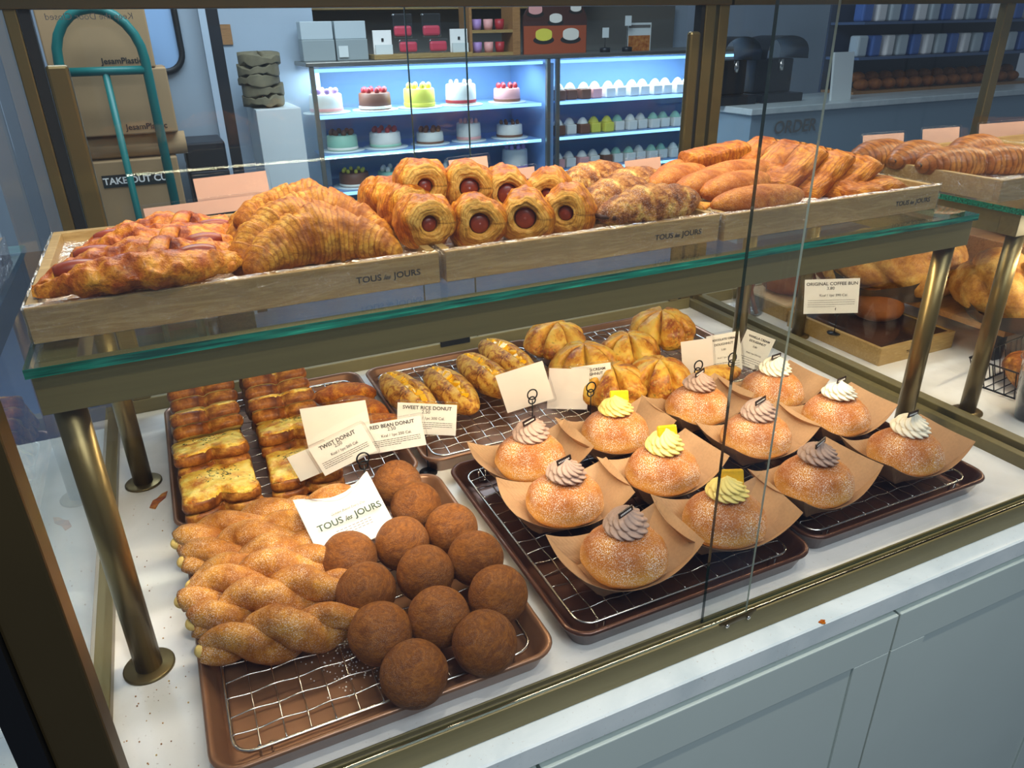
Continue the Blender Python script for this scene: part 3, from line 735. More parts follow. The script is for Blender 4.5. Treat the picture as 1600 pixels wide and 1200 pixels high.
# left row, front to back (x, y, z of the slice centre, tilt back)
for x, y, z, th, rz, d in ((0.148, 0.118, 0.038, 3, 0.03, 'frontmost in the left row, herbs on its flat cheese top'), (0.146, 0.190, 0.052, 16, 0.05, 'second in the left row, cheese strings over its crust'),
                    (0.148, 0.262, 0.062, 36, 0.08, 'third in the left row, crust side up'), (0.150, 0.325, 0.070, 42, 0.05, 'fourth in the left row'), (0.148, 0.372, 0.078, 50, 0.02, 'rearmost in the left row'),
                    (0.254, 0.122, 0.036, 2, -0.05, 'frontmost in the right row, left of the twist donut card'), (0.254, 0.196, 0.052, 16, -0.02, 'second in the right row, behind the tilted blank card'), (0.252, 0.256, 0.064, 36, 0.0, 'third in the right row, showing two crust bands'),
                    (0.252, 0.302, 0.076, 44, 0.03, 'fourth in the right row'), (0.252, 0.345, 0.086, 48, 0.0, 'fifth in the right row'), (0.258, 0.392, 0.094, 52, 0.02, 'rearmost and highest in the right row')):
    TO.put((x, y, z-0.012), (math.radians(-th), 0, rz), 'thick golden cheese toast, '+d, TG)

# ------------------------------------------------------------------ long breads with mango filling
def make_mango(seed):
    root = empty('mango_bread', label='x', cat='bread'); L = 0.128
    mb = MB()
    def f(u, v):
        a = 2*PI*v; y = -L/2+L*u; e = math.sin(PI*min(max(u, 0.004), 0.996))**0.42
        c, s = math.cos(a), math.sin(a); r = 0.0255*e
        g = math.exp(-((a-PI/2)/0.20)**2)*0.62*math.sin(PI*u)**0.5
        x = r*c*1.02; z = 0.021*e*s*(1-g*0.9)
        k = 1+0.06*fbm((x, y, z), 35, seed)+0.02*fbm((x, y, z), 120, seed)
        z = max(z*k+0.017, 0.0005)
        return (x*k, y, z)
    mb.surf(f, 48, 72); mb.build('loaf', M['mangobread'], root)
    mb = MB(); rd = random.Random(seed)
    for i in range(13):
        t = -0.042+0.084*i/12; s = rd.uniform(0.0045, 0.007)
        mb.box(-s, s, -s, s, -s*0.7, s*0.7, rot=(rd.uniform(0, 3), rd.uniform(0, 3), rd.uniform(0, 3)), loc=(rd.uniform(-.003, .003), t, 0.0265+rd.uniform(-.001, .0035)))
    mb.build('mango_filling', M['mango'], root, bevel=0.0012)
    return root
MK = Kind([make_mango(k) for k in (11, 12)])
for x, y, rz, d in ((0.452, 0.285, 0.10, 'leftmost of the four'), (0.520, 0.272, 0.02, 'second from the left'), (0.590, 0.300, 0.03, 'third from the left'), (0.652, 0.345, 0.06, 'rightmost of the four, behind the blank card')):
    MK.put((x-0.006, y-0.008, RZ), (0, 0, rz+0.06), 'long split bread with orange mango cubes, '+d, 'long mango filled breads', scale=(1.18, 1.32, 1.22))

# ------------------------------------------------------------------ lobed garlic breads
def make_garlic(seed, lobes=6):
    mb = MB()
    def f(u, v):
        a = 2*PI*v; th = PI*u; g = abs(math.cos(lobes*a/2+seed)); cut = (1-g**0.35)
        r = 0.046*math.sin(th)**0.85*(1-0.30*(1-g)**3); z = 0.034*math.cos(th)
        top = max(0, math.cos(th)); z -= 0.030*((1-g)**5)*top*min(1, math.sin(th)*2.5)
        x, y = r*math.cos(a), r*math.sin(a); k = 1+0.08*fbm((x, y, z), 28, seed)+0.02*fbm((x, y, z), 110, seed)
        return (x*k, y*k, max(0.0005, z*k*(1 if z > 0 else 0.5)+0.014))
    mb.surf(f, 36, 120); return mb.build('garlic_bread', M['garlic'], cat='bread')
GK = Kind([make_garlic(k) for k in (1, 2, 3)])
for px, py, zz, sc, d in ((867, 532, 0.012, 1.0, 'leftmost, rising behind the long mango breads'), (915, 572, 0.0, 1.05, 'behind the mango cream card'), (1036, 514, 0.022, 1.02, 'rearmost, in the tray corner'), (985, 548, 0.008, 0.95, 'in the middle of the heap'),
                          (1030, 592, 0.0, 0.98, 'left of the chocolate cream card'), (962, 606, -0.004, 0.98, 'frontmost, right of the mango cream card')):
    q = at(px, py, z=RZ+0.026+zz)
    GK.put((q.x, q.y, RZ+max(zz, 0)), (random.uniform(-.12, .12), random.uniform(-.12, .12), random.uniform(0, 6)), 'round golden bread cut into lobes, '+d, 'lobed golden breads', scale=sc*1.28)

# ------------------------------------------------------------------ generic elongated pastry
def loaf(L, W, H, mat, seed, rough=0.08, name='dough', power=0.45, ridges=0, ridge_amp=0.0, bend=0.0, parent=None, flat=0.0, seg=56, twist=0.0, rs=30):
    mb = MB()
    def f(u, v):
        a = 2*PI*v; x = -L/2+L*u; e = math.sin(PI*min(max(u, 0.01), 0.99))**power
        c, s = math.cos(a), math.sin(a)
        rg = 1+ridge_amp*(((u*ridges+twist*v) % 1.0)-0.5) if ridges else 1
        y = W/2*e*c*rg; z = H/2*e*s*rg
        k = 1+rough*fbm((x, y, z), rs, seed)+rough*0.35*fbm((x, y, z), 110, seed)
        y = y*k+bend*(1-(2*u-1)**2); z = max(z*k, -H*0.40)+H*0.40
        return (x, y, z)
    mb.surf(f, seg if not ridges else ridges*8, 40)
    return mb.build(name, mat, parent)
# crumbed orange breads half hidden in the rear left tray
CK = Kind([tag(loaf(0.10, 0.050, 0.040, M['curry'], 5, name='crumbed_bread'), cat='bread')])
for px, py, rz, d in ((548, 612, -0.3, 'rearmost of the three behind the blank tilted card'), (573, 634, -0.9, 'between the blank tilted card and the sweet rice card'), (592, 662, -0.2, 'lowest of the three, between the price cards')):
    q = at(px, py, z=RZ+0.02); CK.put((q.x-0.01, q.y, RZ), (0, 0, rz), 'orange crumbed bread '+d, 'crumbed breads beside the toasts')
q = at(1115, 588, z=RZ+0.012)
loaf(0.11, 0.045, 0.032, M['garlic'], 9, name='garlic_bread_stick').location = (q.x, q.y, RZ)
tag(bpy.data.objects['garlic_bread_stick'], 'flat golden bread piece lying below the chocolate cream card', 'bread')

# ------------------------------------------------------------------ wooden trays on the shelf
ZS = 0.3392
def wood_tray(x0, x1, y0, y1, z, h, label, logo_x=None, group='pale wooden trays on the glass shelves', wrap=True):
    t = empty('wooden_tray', ((x0+x1)/2, (y0+y1)/2, z), label=label, cat='tray', group=group)
    w, d = (x1-x0)/2, (y1-y0)/2; th = 0.009
    MB().box(-w+th, w-th, -d+th, d-th, 0.001, h*0.62).build('tray_floor', M['woodin'], t)
    mb = MB()
    mb.box(-w, w, -d, -d+th, 0, h); mb.build('front_board', M['wood'], t, bevel=0.0008)
    MB().box(-w, w, d-th, d, 0, h).build('back_board', M['wood'], t, bevel=0.0008)
    MB().box(-w, -w+th, -d+th, d-th, 0, h).build('side_board', M['wood'], t, bevel=0.0008)
    MB().box(w-th, w, -d+th, d-th, 0, h).build('side_board', M['wood'], t, bevel=0.0008)
    if logo_x is not None: logo(t, 0.0085, M['brand'], (logo_x-(x0+x1)/2, -d-0.0003, h*0.45), (PI/2, 0, 0), 'shop_name_print')
    if wrap:
        mb = MB(); e = 0.0012
        nx = 70
        for (fy, fz0, fz1, y_) in ((0, 0, h+e, -d-e),):
            mb.surf(lambda u, v: (-w-e+2*(w+e)*u, -d-e+0.0008*fbm((u*9, v*3, 0), 3, 1)-(0.001 if v < 0.1 else 0), v*(h+e)), nx, 6, wrap=False)
        mb.surf(lambda u, v: (-w-e+2*(w+e)*u, -d-e+v*(th+0.012), h+e-(max(0, v*(th+0.012)-th-0.001)*1.0)+0.0007*fbm((u*9, v*3, 5), 3, 1)), nx, 6, wrap=False)
        mb.surf(lambda u, v: (-w-e+0.0006*fbm((u*9, v*3, 2), 3, 1), -d-e+2*(d+e)*u, v*(h+e)), 40, 6, wrap=False)
        mb.surf(lambda u, v: (w+e+0.0006*fbm((u*9, v*3, 2), 3, 1), -d-e+2*(d+e)*u, v*(h+e)), 40, 6, wrap=False)
        mb.surf(lambda u, v: (-w+th+2*(w-th)*u, -d+th+2*(d-th)*v, h*0.62+0.0012+0.001*fbm((u*9, v*9, 7), 1.5, 1)), 40, 30, wrap=False)
        mb.build('cling_film', M['wrap'], t)
    return t
HT = 0.031
wood_tray(0.036, 0.390, -0.080, 0.205, ZS, HT, 'left wooden tray on the glass shelf under the sausage breads and croissants', logo_x=0.338)
wood_tray(0.3965, 0.733, -0.082, 0.205, ZS, HT, 'middle wooden tray on the glass shelf under the rolled sausage pastries', logo_x=0.676)
wood_tray(0.7365, 1.092, -0.088, 0.205, ZS, HT, 'right wooden tray on the glass shelf under the sugared breads and square pastries', logo_x=1.045)
ZT = ZS+HT*0.62+0.0018   # floor of the wooden trays

# sausage breads
def make_sausage_bread(seed):
    root = empty('sausage_bread', label='x', cat='pastry'); rd = random.Random(seed); L = 0.170
    mb = MB()
    for s in (-1, 1):
        def f(u, v, s=s):
            a = 2*PI*v; x = -L/2+L*u; e = math.sin(PI*min(max(u, 0.012), 0.988))**0.5
            r = 0.0155*e*(1+0.07*math.sin(u*19+seed+s)); yc = s*(0.019+0.003*math.sin(u*8+seed*s))*e**0.8
            y = yc+r*1.2*math.cos(a); z = 0.014*e+r*math.sin(a)
            k = fbm((x*0.5, y, z), 60, seed); q_ = abs(fbm((x*0.6, y, z), 40, seed+6)); return (x, y+0.004*k, max(z+0.005*fbm((x, y, z), 60, seed+2)-0.005*q_, 0.0005))
        mb.surf(f, 110, 30)
    for t in (0.018,):   # strips crossing over
        def g(u, v, t=t):
            a = 2*PI*v; q = PI*u; y = -0.030*math.cos(q); z = 0.014+0.0145*math.sin(q); x = t+0.022*(u-0.5)
            r = 0.0058; return (x+r*1.5*math.cos(a), y+r*math.sin(a)*math.cos(q), z+r*math.sin(a)*math.sin(q)+0.002*fbm((x, y, z), 90, seed))
        mb.surf(g, 16, 12)
    mb.build('dough', M['sausdough'], root)
    mb = MB(); ends = ((-0.066, -0.030), (-0.026, 0.010), (0.030, 0.064))
    for a0, a1 in ends:
        mb.surf(lambda u, v, a0=a0, a1=a1: (a0+(a1-a0)*u, 0.0088*math.sin(PI*min(max(u, .03), .97))**0.3*math.cos(2*PI*v), 0.0165+0.0080*math.sin(PI*min(max(u, .03), .97))**0.3*math.sin(2*PI*v)), 18, 16)
    mb.build('sausage', M['sausage'], root)
    return root
SK = Kind([make_sausage_bread(k) for k in (3, 5)])
for x, y, z, rz, rx, d in ((0.126, -0.046, 0.013, 0.05, 0.10, 'frontmost of the three, overhanging the tray front'), (0.136, 0.022, 0.008, 0.02, 0.16, 'middle one of the three'), (0.150, 0.090, 0.006, -0.03, 0.1, 'rearmost of the three')):
    SK.put((x, y, ZT+z), (rx, 0, rz), 'long red brown sausage bread, '+d, 'sausage breads on the left wooden tray')

# croissants
def make_croissant(seed):
    mb = MB(); A = 0.95; R = 0.088; nseg = 9
    def f(u, v):
        s = 2*u-1; ang = s*A; a = 2*PI*v
        lay = abs(s)*3.9; fr = lay-int(lay)
        env = (1-abs(s)**1.4)**0.75 if abs(s) < 1 else 0
        rad = (0.0060+0.0235*env)*(1.07-0.13*fr)
        c = Vector((R*math.sin(ang), R*math.cos(ang)-R, 0)); out = Vector((math.sin(ang), math.cos(ang), 0))
        rad *= 1+0.09*fbm((u*5, math.cos(a), math.sin(a)), 2.0, seed)+0.025*fbm((u*12, math.cos(a)*2, math.sin(a)*2), 1.6, seed+4)+0.007*math.sin(24*fr+2*math.sin(a*2))
        p = c+out*rad*math.cos(a)*1.05+Vector((0, 0, 1))*(rad*0.92*math.sin(a)+0.010+0.016*env)
        p.z = max(p.z, 0.0005); return p
    mb.surf(f, 150, 44); return mb.build('croissant', M['croissant'], cat='croissant')
CRK = Kind([make_croissant(k) for k in (1, 2, 3)])
for x, y, z, rx, ry, rz, sc, d in ((0.284, -0.022, 0.002, 0.12, 0.0, 0.04, 1.0, 'frontmost, both tips at the tray front'), (0.268, 0.006, 0.008, 0.20, -0.05, 0.16, 0.98, 'second from the front, left tip above the front one'), (0.296, 0.034, 0.009, 0.15, 0.10, -0.12, 1.0, 'third, with its right tip beside the cling film'),
                             (0.292, 0.066, 0.013, 0.05, 0.14, -0.22, 0.96, 'fourth, on top of the heap with tip to the right'), (0.262, 0.100, 0.000, 0.0, 0.0, 0.45, 0.92, 'rearmost, under the top of the heap')):
    CRK.put((x, y, ZT+z), (rx, ry, rz), 'golden flaky croissant, '+d, 'croissants heaped on the left wooden tray', scale=sc)
q = at(500, 371, y=-0.046)
MB().surf(lambda u, v: (0.009*math.sin(PI*u)*math.cos(2*PI*v), 0.006*math.sin(PI*u)*math.sin(2*PI*v), 0.012*math.cos(PI*u)), 14, 18).build('dough_lump', M['coffeebun'], loc=(q.x, q.y, q.z), label='dark brown lump of dough caught on the front of the croissant heap', cat='pastry')

# rolled pastries with a sausage in the hole
def make_roll(seed, hole=0.011):
    root = empty('sausage_roll', label='x', cat='pastry'); mb = MB(); D = 0.030
    prof = [(hole*0.85, 0.012), (hole*0.9, 0.004), (hole, 0.0), (0.0165, -0.003), (0.0225, 0.0), (0.0262, 0.005), (0.0282, 0.012), (0.029, 0.02), (0.0282, 0.032), (0.026, 0.042), (0.02, 0.046), (0.001, 0.047)]
    def f(u, v):
        k = u*(len(prof)-1); i = min(int(k), len(prof)-2); t = k-i; r = prof[i][0]*(1-t)+prof[i+1][0]*t; y = prof[i][1]*(1-t)+prof[i+1][1]*t
        a = 2*PI*v; fr = (0.5+0.5*math.sin(r*1500+a))*0.0009 if r < 0.024 else 0
        rr_ = r*(1+0.05*math.sin(3*a+seed)*(r > 0.012)+0.11*fbm((math.cos(a), math.sin(a), u*2), 1.5, seed)*(r > 0.012))
        x, z = rr_*math.cos(a)*1.06, rr_*math.sin(a)
        if z < -0.0235: z = -0.0235
        return (x, y-fr+0.002*fbm((x, y, z), 50, seed), z+0.0235+(0.003*fbm((x, y, z), 90, seed+3) if z > 0.015 else 0))
    mb.surf(f, 60, 64, caps=False); 
    for i, fc in enumerate(mb.f): mb.mi[i] = 1 if i//64 < 22 else 0
    mb.build('pastry', [M['danish'], M['danishin']], root)
    MB().surf(lambda u, v: (hole*0.86*math.cos(PI/2*u)*math.cos(2*PI*v), 0.0065-0.004*math.sin(PI/2*u), 0.0235+hole*0.86*math.cos(PI/2*u)*math.sin(2*PI*v)), 8, 20).build('sausage', M['sausage'], root)
    return root
RK2 = Kind([make_roll(1, 0.009), make_roll(2, 0.0115), make_roll(3, 0.0125), make_roll(4, 0.009)])
rl = [(675, 352, -0.048, 0.0, 'first from the left in the front row', 0.25), (752, 357, -0.050, 0.0, 'second from the left in the front row', 0.05), (820, 352, -0.050, 0.0, 'third from the left in the front row', -0.25), (882, 347, -0.050, 0, 'rightmost in the front row', -0.4),
      (667, 293, 0.020, 0.032, 'upper row, leftmost and highest', 0.2), (735, 296, 0.008, 0.030, 'upper row, second from the left with no hole showing', 0.0), (795, 305, 0.000, 0.026, 'upper row, third from the left with red sausage', 0.0), (855, 308, 0.000, 0.026, 'upper row, rightmost with a closed swirl', -0.3),
      (624, 318, 0.055, 0, 'at the far left behind the front row', 0.5), (652, 332, 0.010, 0, 'left, squeezed between the front row and the rear', 0.4)]
for i, (px, py, y, z, d, rz) in enumerate(rl):
    q = at(px, py, y=y); zz = max(q.z-0.0235, ZT)
    RK2.put((q.x, y, zz), (-0.12, 0, rz-0.25), 'round rolled sausage pastry, '+d, 'rolled sausage pastries on the middle wooden tray', scale=1.03)

# streusel pastries with chocolate
def make_streusel(seed):
    root = empty('streusel_pastry', label='x', cat='pastry')
    loaf(0.145, 0.052, 0.046, M['streusel'], seed, 0.10, power=0.55, ridges=9, ridge_amp=0.16, parent=root, twist=0.6)
    MB().surf(lambda u, v: (0.064+0.030*u, 0.020*(1-u*0.8)*math.cos(2*PI*v), 0.010+0.006*(1-u*0.8)*math.sin(2*PI*v)), 8, 16).build('flaky_tip', M['sausdough'], root, label='orange flaky end')
    MB().surf(lambda u, v: (-0.058-0.016*u, 0.014*(1-u*0.6)*math.cos(2*PI*v), 0.016+0.006*(1-u*0.6)*math.sin(2*PI*v)+0.002*u), 8, 16).build('chocolate_end', M['chocfill'], root, label='dark chocolate filling at the end')
    return root
STK = Kind([make_streusel(k) for k in (2, 7)])
for px, py, y, rz, d in ((1015, 335, -0.045, 0.12, 'frontmost of the four, lying along the tray front'), (960, 312, 0.015, 0.45, 'second from the front'), (985, 290, 0.06, 0.5, 'third from the front'), (925, 280, 0.11, 0.4, 'rearmost of the four')):
    q = at(px, py, y=y); STK.put((q.x, y, max(q.z-0.022, ZT)), (0, 0, rz), 'brown streusel pastry with chocolate, '+d, 'streusel pastries on the middle wooden tray', scale=1.05)

# sugared long breads
SBK = Kind([tag(loaf(0.135, 0.044, 0.036, M['sugarbread'], k, 0.05, name='sugared_bread', power=0.40), cat='bread') for k in (1, 2, 3)])
for px, py, y, rz, d in ((1185, 311, -0.058, -0.02, 'frontmost, seen behind the glass edges'), (1150, 287, 0.0, 0.25, 'second from the front'), (1105, 283, 0.02, 0.35, 'left middle of the heap'), (1060, 275, 0.06, 0.4, 'leftmost of the heap, beside the streusel pastries'), (1150, 268, 0.05, 0.05, 'right middle of the heap'), (1075, 262, 0.11, 0.3, 'low at the rear left of the heap')):
    q = at(px, py, y=y); SBK.put((q.x, y, max(q.z-0.017, ZT)), (0, 0, rz), 'long sugared brown bread, '+d, 'sugared breads on the right wooden tray')
def make_block(seed):
    mb = MB()
    def f(u, v):
        a = 2*PI*v; x = -0.056+0.112*u; e = min(1, (1-abs(2*u-1))*14)**0.4; c, s = math.cos(a), math.sin(a)
        y = 0.020*e*abs(c)**0.6*(1 if c > 0 else -1); z = 0.014*e*abs(s)**0.6*(1 if s > 0 else -1)
        return (x, y*(1+0.05*fbm((x, y, z), 40, seed)), z+0.014+0.0015*fbm((x, y, z), 70, seed))
    mb.surf(f, 40, 40); return mb.build('puff_stick', M['lattice'])
q = at(1116, 244, y=0.10); o = make_block(1); o.location = (q.x, 0.10, q.z-0.014); o.rotation_euler = (0.1, -0.06, 0.12)
tag(o, 'straight block shaped golden pastry lying on top of the sugared breads', 'pastry')

# square pastries with dimples, leaning
def make_square(seed):
    mb = MB(); S_ = 0.044
    def f(u, v):
        a = 2*PI*v; th = PI*u; c, s = math.cos(a), math.sin(a); m_ = max(abs(c), abs(s)); rx = math.sin(th)**0.45
        x, y = S_*c/m_**0.75*rx, S_*s/m_**0.75*rx; z = 0.0100*abs(math.cos(th))**0.6*(1 if math.cos(th) > 0 else -1)
        if math.cos(th) > 0: z -= 0.006*max(0, math.cos(x*140))*max(0, math.cos(y*140))*1.3*(rx < 0.995)+0.0
        return (x, y, max(z+0.0022*fbm((x, y, z), 50, seed)+0.013, 0.0004))
    mb.surf(f, 44, 72); return mb.build('lattice_pastry', M['lattice'], cat='pastry')
SQK = Kind([make_square(k) for k in (1, 2)])
for px, py, y, ty, rz, d in ((1345, 290, -0.035, -0.04, 0.12, 'frontmost, lying nearly flat with dimples'), (1312, 272, -0.005, -0.42, 0.15, 'second, leaning on the third'), (1270, 266, 0.012, -0.52, 0.2, 'third, leaning in the middle of the row'), (1228, 257, 0.035, -0.52, 0.15, 'fourth, leaning behind the pane edge'), (1190, 248, 0.075, -0.42, 0.2, 'rearmost of the leaning row')):
    q = at(px, py, y=y); SQK.put((q.x, y, q.z-0.012), (0.12, ty, rz), 'square golden pastry with pressed dimples, '+d, 'square pastries on the right wooden tray', scale=(1.08, 0.95, 1.0))

# ------------------------------------------------------------------ price cards
def fine_lines(parent, w, rows, z, x0, y0, step, mat, seed=0, cell=0.0022, th=0.0007):
    rd = random.Random(seed); mb = MB()
    for r in range(rows):
        x = x0; xe = x0+w*(1 if r < rows-1 else 0.6)
        while x < xe:
            l = rd.uniform(0.8, 2.2)*cell; mb.box(x, min(x+l, xe), y0-r*step-th/2, y0-r*step+th/2, z, z+0.0001); x += l+cell*0.35
    return mb.build('fine_print', mat, parent)
def card(px, py, y, w, h, roll, yaw, lean, title, price, label, kcal=None, blank=False, group='price cards in the display case', sleeve=True, subs=None, cat='price card', name='price_card', holder=None, seed=0):
    q = at(px, py, y=y)
    root = empty(name, q, (0, 0, 0), label, cat, group)
    root.rotation_euler = (Euler((PI/2-math.radians(lean), 0, math.radians(yaw))).to_matrix() @ Euler((0, 0, math.radians(roll))).to_matrix()).to_euler()
    MB().box(-w/2, w/2, -h/2, h/2, -0.0004, 0.0).build('card_sheet', M['cardpeach'] if group == BC else M['cardback'] if blank else M['card'], root)
    if sleeve:
        e = 0.0035; pts = rring(w+2*e, h+2*e, 0.004, 0, 0.0006, 4)
        MB().add(pts, [tuple(range(len(pts)))]).build('clear_sleeve', M['plastic'], root)
        MB().tube(pts, 0.00035, 4, closed=True).build('sleeve_edge', M['plastic'], root)
    if title:
        ty = h*0.36
        for k, line in enumerate(title): text_mesh(line, w*(0.098 if len(line) < 14 else 0.088), M['ink'], 'title', root, (0.0, ty-k*h*0.12, 0.0003), bold=0.00012)
        y2 = ty-len(title)*h*0.13
        if price: text_mesh(price, w*0.085, M['ink'], 'price', root, (-w*0.02, y2, 0.0003))
        if kcal: text_mesh(kcal, w*0.068, M['ink'], 'calories', root, (w*0.04, y2-h*0.20, 0.0003))
        fine_lines(root, w*0.86, 4, 0.0001, -w*0.43, y2-h*0.34, h*0.062, M['ink'], seed)
    return root
def holder(x, y, z0, ztop, label, group='black wire card holders'):
    root = empty('card_holder', (x, y, z0), label=label, cat='card holder', group=group)
    H_ = ztop-z0
    MB().lathe([(0.0005, 0), (0.013, 0), (0.013, 0.002), (0.0005, 0.003)], 20).build('base', M['wire'], root)
    MB().tube([(0, 0, 0.002), (0, 0, H_-0.018)], 0.0009, 6).build('stem', M['wire'], root)
    for k, (r, cz) in enumerate(((0.0078, H_-0.008), (0.0055, H_-0.018))):
        MB().tube([(r*math.cos(a), 0.001*k+0.0006*math.sin(a), cz+r*math.sin(a)) for a in [2*PI*i/20 for i in range(20)]], 0.0011, 6, closed=True).build('ring', M['wire'], root)
YW = -22
card(527, 668, 0.085, 0.083, 0.062, 6, YW, 8, None, None, 'large blank white card tilted above the twist donut card', blank=True)
card(487, 722, 0.075, 0.050, 0.036, 22, YW, 8, None, None, 'small card mostly hidden behind the twist donut card', blank=False)
card(536, 703, 0.055, 0.074, 0.040, 25, YW, 10, ['TWIST DONUT'], '2.50', 'price card reading TWIST DONUT', 'Kcal / 1pc 260 Cal.', seed=1)
card(616, 680, 0.050, 0.075, 0.040, 8, YW, 10, ['RED BEAN DONUT'], '2.50', 'price card reading RED BEAN DONUT', 'Kcal / 1pc 250 Cal.', seed=2)
card(667, 655, 0.100, 0.080, 0.044, -5, YW, 10, ['SWEET RICE DONUT'], '2.50', 'price card reading SWEET RICE DONUT', 'Kcal / 1pc 300 Cal.', seed=3)
holder(*at(576, 790, z=0.02).xy, 0.0, 0.098, 'black wire card holder behind the paper bag, under the twist donut card')
holder(*at(668, 720, z=0.02).xy, 0.0, 0.098, 'black wire card holder standing left of the cream buns, at the sweet rice card')
card(820, 605, 0.150, 0.074, 0.062, 16, YW, 10, None, None, 'tilted blank white card behind the leftmost chocolate bun', blank=True)
card(888, 608, 0.160, 0.064, 0.066, -4, YW, 10, None, None, 'blank white card half covered by the mango cream card', blank=True)
card(926, 598, 0.150, 0.062, 0.058, 6, YW, 10, ['MANGO CREAM', 'DOUGHNUT'], '3.80', 'price card reading MANGO CREAM DOUGHNUT', 'Kcal / 1pc 350 Cal.', seed=4)
holder(*at(832, 665, z=0.03).xy, 0.0205, 0.090, 'black wire card holder behind the leftmost chocolate bun')
holder(*at(922, 655, z=0.03).xy, 0.0205, 0.092, 'black wire card holder below the mango cream card')
card(1090, 562, 0.17, 0.054, 0.070, 6, YW, 10, None, None, 'white card with faint small print, left of the chocolate cream card', blank=True)
bs_ = card(1132, 552, 0.165, 0.058, 0.070, 8, YW, 10, ['CHOCOLATE CREAM', 'DOUGHNUT'], '3.80', 'price card reading CHOCOLATE CREAM DOUGHNUT', 'Kcal / 1pc 360 Cal.', seed=5)
card(1178, 548, 0.16, 0.056, 0.062, -22, YW, 10, ['VANILLA CREAM', 'DOUGHNUT'], '3.80', 'tilted price card reading VANILLA CREAM DOUGHNUT', 'Kcal / 1pc 350 Cal.', seed=6)
holder(*at(1086, 625, z=0.03).xy, 0.0205, 0.098, 'black wire card holder behind the rearmost chocolate bun of the second row')
holder(*at(1138, 612, z=0.03).xy, 0.0205, 0.098, 'black wire card holder below the chocolate cream card')
# blank cards standing at the back edge of the upper shelf
BC = 'blank cards facing the other way on the upper shelf'
for px, py, y, w_, h_, d in ((363, 293, 0.215, 0.084, 0.030, 'standing between sausage breads and croissants'), (320, 325, 0.214, 0.135, 0.016, 'lying low behind the sausage breads'), (733, 262, 0.23, 0.055, 0.026, 'behind the upper rolled pastries'), (810, 272, 0.23, 0.05, 0.016, 'low behind the rolled pastries'),
                       (1005, 262, 0.22, 0.060, 0.026, 'behind the streusel pastries'),):
    card(px, py, y, w_, h_, 3, -8, 12, None, None, 'blank card in a clear sleeve '+d, blank=True, group=BC)

# ------------------------------------------------------------------ neighbouring case on the right
nb = empty('display_case', (1.7, 0, 0), label='neighbouring display case at the right with big loaves and a bread basket', cat='display case')
NB = lambda mb, n, m, **k: mb.build(n, m, nb, loc=(-1.7, 0, 0), **k)
NB(MB().box(1.214, 2.9, -0.304, 0.52, -0.03, 0.0), 'deck', M['deck'])
NB(MB().box(1.211, 2.9, 0.5, 0.52, 0.0, 0.024), 'back_sill', M['olive'], bevel=0.001)
NB(MB().box(2.0, 2.03, 0.5, 0.52, 0.0, 0.62), 'corner_post', M['gold'], bevel=0.002)
NB(MB().box(1.205, 2.9, 0.495, 0.525, 0.6, 0.62), 'top_frame', M['golddark'])
NB(MB().box(1.2, 2.9, 0.2, 0.22, 0.61, 0.63), 'light_bar', M['golddark'])
ns = empty('glass_shelf', (1.7, 0, 0.3), label='glass shelf of the neighbouring case at the upper right with striped chocolate pastries', cat='shelf')
NS = lambda mb, n, m, **k: mb.build(n, m, ns, loc=(-1.7, 0, -0.3), **k)
mb = MB(); mb.box(1.226, 2.35, -0.125, 0.30, 0.322, 0.330)
for i in range(6): mb.mi[i] = 0 if i in (4, 5) else 1
NS(mb, 'glass_top', [shm, M['gedge']])
mb = MB(); mb.box(1.232, 2.34, -0.118, -0.09, 0.290, 0.3218); mb.box(1.232, 2.34, 0.255, 0.283, 0.290, 0.3218); mb.box(1.232, 1.26, -0.09, 0.255, 0.290, 0.3218)
NS(mb, 'frame', M['olive'], bevel=0.0008)
for x, y in ((1.255, -0.104), (1.255, 0.265)):
    leg = NS(MB().tube([(x, y, 0.002), (x, y, 0.291)], 0.012, 18), 'leg', M['gold'])
    MB().lathe([(0.0005, 0), (0.023, 0), (0.023, 0.0025), (0.0005, 0.003)], 28, c=(x, y, 0)).build('foot_disc', M['gold'], leg)
wood_tray(1.236, 1.60, -0.078, 0.215, 0.3303, 0.031, 'wooden tray at the right under the striped chocolate pastries')
wood_tray(1.606, 1.97, -0.078, 0.215, 0.3303, 0.031, 'second wooden tray of the neighbouring case, at the right picture edge')
def make_striped(seed):
    root = empty('chocolate_pastry', label='x', cat='pastry')
    mb = MB(); L = 0.115
    def f(u, v):
        a = 2*PI*v; x = -L/2+L*u; e = math.sin(PI*min(max(u, 0.01), 0.99))**0.5
        rg = 1+0.06*((u*11+0.4*math.sin(a)) % 1.0)
        y = 0.031*e*math.cos(a)*rg; z = 0.024*e*math.sin(a)*rg; k = 1+0.05*fbm((x, y, z), 30, seed)
        return (x, y*k, max(z*k, -0.011)+0.0112)
    mb.surf(f, 88, 36); mb.build('dough', M['chocpastry'], root)
    MB().surf(lambda u, v: (-0.048-0.009*u, 0.012*(1-u*0.5)*math.cos(2*PI*v), 0.012+0.007*(1-u*0.5)*math.sin(2*PI*v)), 4, 16).build('chocolate_end', M['chocdark'], root, label='dark chocolate filling at the end')
    return root
CP = Kind([make_striped(k) for k in (1, 2)])
for px, py, rz, d in ((1378, 240, -0.05, 'leftmost of the five'), (1432, 243, 0.1, 'second from the left, half hidden'), (1492, 252, -0.25, 'frontmost and largest in view'), (1565, 250, -0.35, 'rightmost of the five'), (1525, 232, 0.1, 'rearmost, behind the other four')):
    q = at(px, py, z=0.368); CP.put((q.x, q.y, 0.3514), (0, 0, rz), 'striped brown chocolate pastry, '+d, 'striped chocolate pastries', scale=1.12)
